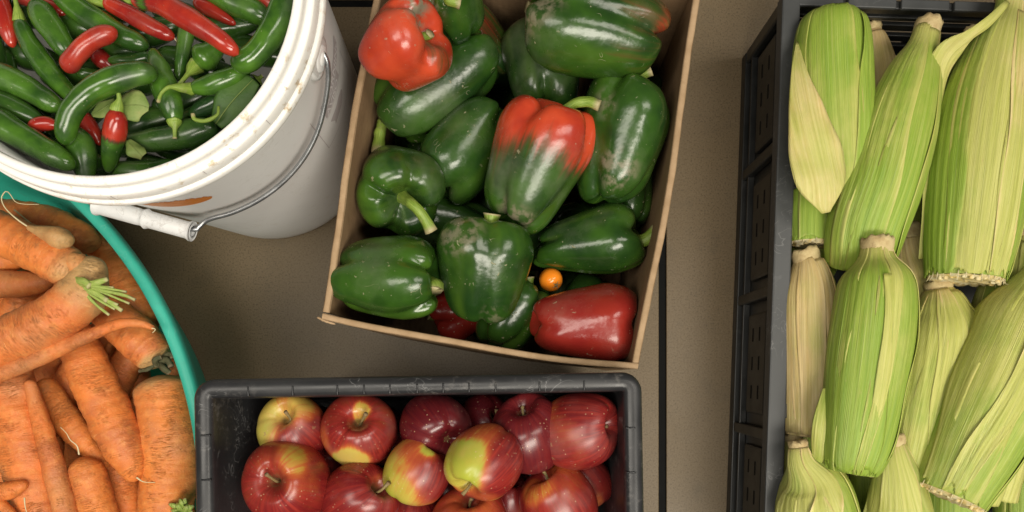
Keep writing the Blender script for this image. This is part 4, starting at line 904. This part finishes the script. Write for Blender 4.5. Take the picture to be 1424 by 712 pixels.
chili('k18', [(272, 92, 4), (288, 78, 6), (312, 58, 2)], 44, 'teardrop-shaped green chili with a long pale stem', dk=-.02, seed=19, stem=[(262, 102, 18), (254, 112, 26), (247, 121, 24)], head=.62)
chili('k1', [(-40, 158), (5, 180), (55, 210), (100, 236)], 50, 'big green chili covered in fine pale cracks along the rim', dk=.05, seed=20, tip=.6)
chili('k14', [(280, -22), (320, 2), (350, 14), (376, 30)], 44, 'fat green chili with a broad white shine near the rim', dk=0, seed=21, tip=.8)
chili('k5', [(26, 26), (38, 55), (62, 92), (88, 122), (118, 152)], 36, 'long green chili with a flared pale green stem', dk=-.05, seed=22, stem=[(24, 12, 4), (20, -6, 6), (16, -24, 6)], head=.72)
chili('k17', [(265, 124, 0), (295, 117, 4), (325, 106, 2), (352, 90, -4)], 34, 'green chili with a curled hook-shaped stem', dk=0, seed=23, stem=[(252, 122, 14), (236, 121, 26), (225, 129, 28), (220, 142, 22)], head=.8)
chili('k21', [(163, 152, 16), (161, 172, 12), (156, 202, -2), (150, 240, -24)], 36, 'short chili fading from red at its stem to dark green', red=1.05, red2=.05, dk=.08, seed=24, stem=[(166, 138, 22), (163, 124, 26), (157, 110, 30)], head=.85)
chili('k6', [(218, 100, -6), (175, 106, 4), (128, 126, 8), (98, 158, 6), (88, 202, -4)], 42, 'curved dark green chili bent like a bow with a long shine', dk=.12, seed=25, tip=.85)
chili('k15', [(402, -10, 2), (382, 40, 6), (352, 78, 6), (322, 92, 2)], 46, 'large smooth green chili leaning against the pail rim', dk=0, seed=26, tip=.85, head=.9)
chili('k9', [(92, 98, -6), (105, 78, 4), (128, 56, 8), (163, 42, 6)], 34, 'short fat red chili bridging two green ones', red=1.05, seed=27, tip=.9, head=.95)
chili('k11', [(146, 2, 2), (180, 20, 6), (212, 38, 6), (243, 53, 2)], 30, 'slender red chili with a thread at its tip', red=1.05, seed=28, stem=[(126, 2, 4), (100, -4, 4), (72, -10, 4)], tip=.7, hair=True)
chili('k12', [(184, 0, 0), (218, 4, 4), (258, 24, 8), (296, 48, 8), (332, 76, 2)], 38, 'longest red chili with a brownish neck lying across the top', red=1.1, seed=29, stem=[(178, 2, 2), (170, -4, 4)], tip=.75, brown=(.12, .10, -.75))
# loose leaves and a curl of stem among the chilies
def leaf(label, pts, z, mat, seed, cup=.15):
    c = at(pts[len(pts) // 2][0], pts[len(pts) // 2][1], z)
    rt = thing('loose_leaf', label, 'leaf', (c[0], c[1], z - .3), 'loose leaves among the chilies')
    ribbon('blade', pts, MT[mat], rt, z, cup, 5, seed, .3, 30, 13)
    stalk('midrib', [at(p[0], p[1], z + (p[2] + 1) * cmpx(z)) for p in pts], [.05, .045, .02], MT['leaf'], rt, 5, 20, 0)
leaf('pale wilted leaf with a dark ring spot behind the red-to-green chili', [(150, 166, 0, 8), (168, 150, 4, 34, 8), (190, 146, 5, 42, -10), (207, 150, 2, 8)], 32.4, 'leaf', 3)
leaf('small torn pale leaf under the curved dark green chili', [(128, 160, 0, 6), (142, 152, 3, 22), (160, 140, 2, 8)], 32.2, 'leaf', 4)
leaf('crumpled pale leaf low against the pail rim', [(176, 196, 0, 10), (186, 206, 6, 24, 25), (198, 218, 3, 14, -20)], 32.0, 'leaf', 5, .5)
leaf('broad dark green leaf along the inner wall of the pail', [(300, 172, -4, 20), (322, 142, 2, 46, -15), (352, 110, 0, 22)], 32.2, 'dleaf', 6)
c = at(285, 160, 32.8); rt = thing('curled_stem', 'curled pale green stem lying beside the dark leaf', 'stem', (c[0], c[1], 32.5))
stalk('stalk', px_line([(304, 148, 0), (302, 160, 3), (286, 168, 4), (271, 166, 4), (268, 158, 4)], 32.8), [.10, .15, .16, .15], MT['stem'], rt, 8, 24)

# ------------------------------------------------------------------ carrots (deepest first)
for k, (wx, wy, an, zf) in enumerate([(-60, 8, 30, 7), (-55, 12, 60, 7), (-52, 3, 110, 7), (-45, 6, 75, 7.2), (-58, -4, 95, 7), (-50, -6, 85, 7.4), (-43.5, -6, 95, 7.2), (-60, -13, 70, 7.2), (-53, -14, 95, 7.2), (-45.5, -14, 80, 7.4), (-57, 3, 20, 10.6), (-49, 0, 60, 10.8), (-55, -9, 130, 10.8), (-46, -10, 100, 10.8), (-40.5, -11, 88, 8), (-43, 1.5, 62, 9.4), (-39.6, -6, 82, 9.4), (-38.6, -14, 90, 9.4), (-59, 11.5, 15, 11), (-53.5, -.5, 40, 8.6), (-62, 2, 80, 8)]):
    d_ = np.array([math.cos(math.radians(an)), math.sin(math.radians(an)), 0]) * 8; m_ = np.array([wx, wy, zf]); A_, M_, B_ = pix(m_ - d_), pix(m_), pix(m_ + d_)
    carrot('tf%d' % k, [(*A_, 27), (*M_, 26), (*B_, 13)], 'shaded carrot in the lower layer of the teal tub', seed=80 + k, z=zf, fixed=True)
for k in range(12):
    m_ = np.array([-68 - 8.5 * (k % 3) + 1.5 * math.sin(k * 3), 14 - 11 * (k // 3) + 1.2 * math.cos(k * 2), 11.5]); a = 1.2 + .7 * math.sin(k * 1.9); d_ = np.array([math.cos(a), math.sin(a), 0]) * 9
    carrot('tg%d' % k, [(*pix(m_ - d_), 36), (*pix(m_), 34), (*pix(m_ + d_), 14)], 'whole orange carrot beyond the forked one, towards the far side of the tub', seed=180 + k, z=11.5, fixed=True)
carrot('c13', [(158, 632, 26), (172, 680, 27), (180, 740, 26)], 'carrot between the blunt-topped one and the tan-shouldered one', seed=1, mxbase=.1)
carrot('c7b', [(128, 320, 16), (160, 365, 30), (186, 412, 34), (210, 450, 22)], 'dull reddish carrot tucked under the teal rim', seed=2, mxbase=.12)
carrot('c7', [(224, 508, 26), (208, 488, 35), (176, 456, 35), (140, 425, 30), (105, 400, 24)], 'orange carrot with a dark soil-caked crown beside the rim', seed=3, crown=1.1, headround=.8, gmat='soilcrown', greens=[([(222, 506, 10), (232, 500, 16), (238, 510, 18)], 5), ([(222, 506, 10), (228, 512, 20), (236, 518, 16)], 5), ([(218, 508, 10), (216, 500, 22), (224, 496, 20)], 4), ([(214, 508, 10), (205, 514, 14), (194, 516, 10)], 3), ([(226, 498, 8), (236, 492, 14), (240, 498, 14)], 4)])
carrot('c1', [(128, 350, 16), (118, 338, 27), (85, 318, 32), (35, 304, 30), (-25, 296, 27)], 'dull tan-ended carrot lying along the rim at the back of the tub', seed=4, crown=.6, mxbase=.05, headround=.8, hair=[[(20, 292, 34), (45, 312, 34), (70, 330, 30)]])
carrot('c11', [(58, 528, 20), (88, 578, 24), (118, 614, 20), (150, 650, 11)], 'dark orange carrot scored with black soil cracks', seed=5, mxbase=.2, tipround=.9)
carrot('c8', [(222, 522, 36), (226, 545, 45), (236, 610, 48), (234, 670, 46), (228, 735, 42)], 'thick carrot with a tan green-tinged shoulder against the rim', seed=6, crown=.85, headround=.55)
carrot('c9', [(8, 500, 30), (22, 560, 40), (40, 640, 42), (58, 740, 38)], 'wide carrot with deep cross creases and a side knob', seed=7, mxbase=.12, bump=.06)
carrot('c14', [(-14, 684, 16), (12, 682, 16), (38, 672, 8)], 'small stubby side root resting on the widest carrot', seed=8, tipround=1, hair=[[(34, 692, 22), (35, 704, 24), (38, 716, 22)]])
carrot('c15', [(-14, 690, 10), (4, 704, 10), (24, 724, 8)], 'thin carrot tail at the edge of the tub below the stubby root', seed=9)
carrot('c10', [(40, 528, 9), (54, 575, 14), (72, 640, 18), (98, 740, 19)], 'slim straight carrot standing beside the widest carrot', seed=10, tipround=.5)
carrot('c12', [(112, 636, 20), (117, 650, 28), (132, 690, 30), (146, 750, 30)], 'blunt-topped carrot with a white squiggly root hair', seed=11, headround=1.1, hair=[[(110, 632, 14), (107, 620, 20), (98, 612, 22), (92, 602, 22), (84, 594, 22)]])
carrot('c6', [(92, 440, 30), (112, 486, 33), (140, 548, 37), (172, 618, 36), (190, 660, 18), (194, 667, 6)], 'large carrot lying slantwise with a pale blunt tip', seed=12, tipround=.9, mxbase=.05, hair=[[(190, 664, 14), (200, 670, 14), (216, 671, 10)]], bump=.05)
carrot('cB', [(-30, 396, 24), (20, 395, 24), (52, 394, 18), (80, 388, 6)], 'short orange carrot pointing its tip at the forked one', seed=13, hair=[[(72, 388, 8), (58, 382, 12), (40, 374, 12)]])
fk = carrot('cF', [(116, 378, 30), (98, 374, 36, 2), (58, 350, 38, 2), (8, 328, 38), (-40, 310, 36)], 'forked carrot with two thick legs and cut green stalks at its crown', seed=14, crown=.7, crownw=.40, headround=1.0, name='forked_carrot', mxbase=.1)
zz = Z.get('cF', 13.0); ss = cmpx(zz)
carrot('cF', [(128, 356, 17), (126, 376, 27, 2), (112, 412, 40, 3), (70, 446, 42, 2), (20, 470, 42), (-40, 490, 40)], '', seed=15, crown=.9, crownw=.55, headround=1.0, root=fk, part='root_leg', mxbase=.12,
       greens=[([(108, 396, 22), (128, 404, 28), (150, 418, 30)], 4.6), ([(110, 394, 24), (135, 402, 32), (172, 410, 34), (188, 417, 32)], 2.8), ([(112, 396, 24), (140, 412, 28), (170, 432, 26)], 3.4), ([(112, 394, 26), (130, 394, 34), (150, 388, 36)], 5.0, 1), ([(112, 398, 24), (130, 420, 24), (152, 438, 22)], 2.4), ([(112, 395, 26), (138, 399, 34), (176, 406, 30)], 2.2), ([(106, 390, 22), (118, 392, 34), (126, 398, 36)], 6), ([(112, 395, 26), (142, 406, 32), (180, 422, 28)], 2.0), ([(112, 397, 26), (134, 410, 30), (164, 424, 28)], 2.6), ([(110, 396, 24), (130, 398, 34), (158, 400, 32)], 2.2), ([(112, 398, 24), (136, 416, 28), (160, 430, 24)], 2.2)])
carrot('cF', [(100, 352, 15, 8), (106, 366, 20, 10), (124, 372, 20, 8)], '', seed=19, mxbase=.62, headround=1, tipround=1, root=fk, part='crown_knob')
carrot('cS', [(98, 342, 8), (92, 336, 16), (80, 330, 19), (66, 325, 14), (50, 320, 8), (38, 316, 4)], 'pale olive pear-shaped root with a long looping hair', seed=16, crown=.2, mxbase=.75, name='small_root', hair=[[(40, 316, 0), (24, 305, 4), (8, 290, 6), (2, 276, 8), (8, 266, 10), (14, 270, 10), (22, 281, 8), (36, 284, 6), (54, 284, 4)]], headround=1)
carrot('c5', [(-40, 536, 17), (0, 520, 15), (60, 494, 15), (130, 464, 11), (168, 450, 9), (196, 450, 7), (215, 457, 4)], 'long thin carrot lying across the others like a stick', seed=17, tipround=1, hair=[[(210, 456, 2), (216, 458, 3), (212, 463, 4)]], bump=.035)
# leafy scrap by the crate
z = 15.5; c = at(254, 704, z); rt = thing('leaf_scrap', 'pale green leafy carrot top poking up beside the grey crate', 'leaf', (c[0], c[1], z - 1), None)
for k in range(9):
    a = math.radians(100 + (k - 4) * 26); l = 16 + 4 * math.sin(k * 2.3)
    ribbon('leaflet', [(252, 716, -8, 5), (252 + .6 * l * math.cos(a), 712 - .7 * l * math.sin(a), 4 + k % 3 * 2, 9, 20 * (-1) ** k), (252 + l * math.cos(a), 710 - 1.0 * l * math.sin(a), 2, 3)], MT['greens'], rt, z, .5, 3, k, .3, 12, 7)

# ------------------------------------------------------------------ ears of corn (deepest first)
for k in range(8):
    x_ = -13.6 + 8.6 * (k % 4); y_ = 26.5 - 27.5 * (k // 4); Q_ = []
    for dy, r_ in ((0, 16), (-3, 38), (-20, 44), (-24, 40)):
        w_ = (kc[0] + x_ * ck - (y_ + dy) * sk, kc[1] + x_ * sk + (y_ + dy) * ck, 7.0); Q_.append((*pix(w_), r_))
    corn('ef%d' % k, Q_, 'shaded ear of corn in the bottom layer of the black crate', seed=90 + k, z=7.0, tone=.3, fixed=True, nleaf=4)
corn('e16', [(1436, 18, 15), (1430, 40, 20), (1432, 90, 34), (1436, 200, 40)], 'ear mostly out of the picture with a tan stub beside the broadest ear', seed=16, z=11, tone=.9, brown=.5)
corn('e13', [(1210, 46, 17), (1213, 70, 24), (1216, 130, 34), (1215, 250, 36)], 'ear showing only its frayed pinkish tan stub behind two green ears', seed=1, z=10, tone=1.0, brown=.55, shr=16)
corn('e14', [(1096, 612, 16), (1098, 640, 26), (1100, 700, 40), (1100, 800, 42)], 'shaded olive ear beneath the straw-coloured one', seed=2, z=9, tone=.35)
corn('e11', [(1262, 322, 16), (1266, 350, 22), (1280, 400, 36), (1290, 520, 40)], 'ear showing a curled tan stub between the long green ears', seed=3, z=9.5, tone=.95, brown=.3, shr=18)
corn('e15', [(1352, 44, 12), (1350, 80, 30), (1345, 200, 36)], 'ear with only a brown pointed stub showing behind the broad ear', seed=4, z=9, tone=.9, brown=.6)
corn('e12', [(1425, 330, 14), (1420, 360, 34), (1402, 440, 50), (1385, 560, 50)], 'olive green ear lying under the cut end of the broad ear', seed=5, z=10, tone=.30)
corn('e2', [(1140, 150, 26), (1136, 200, 38), (1132, 280, 40), (1131, 338, 39)], 'bright green ear with a browned cut end under the flopped leaf', seed=6, z=11, tone=.0, cut=True, shank=False, frill=8)
corn('e7', [(1306, 402, 20), (1309, 425, 36), (1308, 470, 56), (1290, 560, 58), (1268, 660, 54)], 'olive yellow ear lying between the bright green ear and the slanted one', seed=7, z=12, tone=.42, leaves=[(-20, 70, .02, 1, .03, .40, 10), (50, 45, .0, .98, .05, .5, -30), (-75, 50, .03, 1, .06, .30, 15), (120, 60, .02, 1, .03, .4, 0), (8, 20, .0, .95, .06, .5, -20)])
corn('e9', [(1111, 622, 13, 20), (1114, 640, 20, 20), (1128, 668, 46, 8), (1136, 715, 60), (1140, 800, 62, -14)], 'yellow-green ear with a nub stub and a lifted leaf edge', seed=8, z=12.5, tone=.34, shr=13, leaves=[(-30, 60, .02, 1, .03, .25, 20), (40, 50, .0, 1, .06, .45, -25, .05), (-90, 50, .02, 1, .06, .3, 0), (100, 60, .05, 1, .03, .4, 0), (5, 24, 0, .8, .085, .55, 40, .06)],
     loose=[dict(pts=[(1140, 626, 14, 8, 10), (1150, 636, 22, 16, 25), (1168, 662, 26, 18, 35), (1192, 708, 14, 16, 40)], tone=.5, cup=.3)])
corn('e10', [(1241, 616, 16, 22), (1244, 640, 24, 22), (1248, 670, 34, 16), (1252, 720, 46), (1256, 820, 52, -16)], 'slim yellow ear rising from under the slanted ear', seed=9, z=12.5, tone=.42, shr=17, leaves=[(-40, 60, .0, 1, .03, .3, 10), (30, 46, .0, 1, .07, .5, 30, .05), (100, 60, .02, 1, .04, .4, 0), (-110, 50, .02, 1, .05, .35, 0)],
     loose=[dict(pts=[(1224, 640, 6, 6), (1218, 680, 4, 14, -20), (1208, 720, -6, 18, -30)], tone=.45)])
corn('e5', [(1108, 358, 18), (1112, 376, 28), (1114, 410, 38), (1116, 480, 41), (1116, 590, 41), (1115, 607, 37)], 'dry straw-coloured ear beside the crate wall', seed=10, z=13, tone=1.05, brown=.22, shr=19, leaves=[(-30, 62, .03, 1, .03, 1.1, 10), (45, 55, .0, 1, .055, 1.0, -15), (-95, 50, .03, 1, .05, .7, 0), (110, 60, .03, 1, .03, 1.0, 0), (20, 28, .0, .95, .08, .95, -8)])
corn('e1', [(1172, 285, 26), (1168, 240, 42), (1162, 170, 52), (1158, 90, 54), (1157, 42, 49), (1157, 24, 40), (1157, 19, 33)], 'pale-striped green ear with a flopped papery leaf folded over it', seed=11, z=13, tone=.22, shank=False, cut=False, frill=0, leaves=[(-35, 55, .0, 1, .03, .28, -10), (58, 48, .0, .95, .05, .05, 22, .03), (-100, 50, .0, 1, .05, .3, 0), (130, 60, 0, 1, .03, .2, 0)],
     loose=[dict(pts=[(1109, 58, 8, 4, 0), (1112, 100, 34, 22, -8), (1124, 160, 50, 50, -6), (1138, 220, 52, 72, 0), (1146, 258, 50, 64, 4), (1149, 296, 40, 12, 6)], tone=.78, cup=.16, ribs=30)])
corn('e3', [(1290, 40, 18), (1283, 66, 22), (1270, 105, 38), (1248, 175, 54), (1225, 260, 58), (1203, 322, 56, -14), (1192, 368, 48, -34)], 'long tapering ear with a thick cut stub leaning against the crate end', seed=12, z=14, tone=.20, shr=18, leaves=[(-25, 60, .02, 1, .025, .14, 22), (42, 48, .0, 1, .045, .24, -26), (-90, 55, .02, 1, .05, .25, 0), (110, 60, .02, 1, .03, .2, 0)])
corn('e6', [(1219, 344, 21), (1219, 360, 26), (1219, 392, 52), (1213, 460, 61), (1203, 540, 58), (1192, 610, 51), (1185, 645, 43), (1183, 657, 36)], 'bright green ear with a greyish seam down its middle', seed=13, z=15, tone=.10, shr=22, leaves=[(-34, 60, .0, 1, .025, .16, 14), (44, 56, .0, .98, .045, .08, -16), (-95, 50, .0, .9, .045, .3, 10, .03), (110, 60, 0, 1, .03, .2, 0), (2, 9, .0, 1, .06, .42, 16, .01)],
     loose=[dict(pts=[(1150, 540, 4, 10, -10), (1142, 590, 8, 24, -25), (1138, 630, -2, 20, -35), (1136, 650, -14, 4, -40)], tone=.3, cup=.3, ribs=18), dict(pts=[(1236, 380, 52, 12, 8), (1240, 440, 60, 16, 10), (1228, 540, 58, 20, 6), (1208, 640, 42, 14, 0)], tone=.45, cup=.35, ribs=16)])
corn('e8', [(1452, 372, 22), (1444, 400, 40), (1426, 450, 72), (1392, 530, 78), (1348, 620, 68), (1316, 688, 56)], 'broad slanted yellow-green ear with ragged cut end and loose leaves', seed=14, z=15, tone=.38, cut=True, frill=14, leaves=[(-20, 52, .0, 1, .03, .34, 10), (42, 48, .0, 1, .045, .44, -22, .02), (-80, 50, .0, 1, .055, .25, 0), (105, 60, 0, 1, .03, .4, 0), (12, 16, .0, .98, .06, .56, 24, .03)],
     loose=[dict(pts=[(1440, 500, 40, 16, 30), (1424, 580, 52, 30, 25), (1398, 650, 48, 40, 15), (1376, 704, 30, 30, 0)], tone=.5, cup=.3), dict(pts=[(1452, 560, 10, 20, 30), (1430, 630, 16, 36, 30), (1408, 700, 4, 40, 20)], tone=.55, cup=.35), dict(pts=[(1276, 670, 6, 18), (1286, 692, -4, 20, 20), (1300, 718, -16, 16, 40)], tone=.3, cup=.4)])
corn('e4', [(1412, -12, 24), (1405, 20, 24), (1392, 62, 46), (1374, 140, 62), (1360, 230, 66), (1350, 320, 62), (1342, 388, 52)], 'broadest ear with kernels showing at its sawn lower end', seed=15, z=16, tone=.40, cut=True, frill=18, shr=24, leaves=[(-42, 50, .02, 1, .03, .36, 10), (30, 46, .0, 1, .045, .62, -8, .01), (-95, 45, .02, 1, .055, .3, 0), (88, 48, .0, 1, .055, .10, -6), (135, 50, 0, 1, .03, .3, 0), (-8, 14, .1, 1, .055, .8, -14)],
     loose=[dict(pts=[(1402, 2, 40, 8, 0), (1376, 30, 46, 14, 20), (1348, 52, 40, 20, 40), (1316, 84, 20, 42, 20), (1302, 150, 4, 36, 30), (1296, 220, -8, 22, 30), (1288, 300, -16, 12, 20), (1282, 360, -26, 8, 0)], tone=.62, cup=.35, ribs=20)])
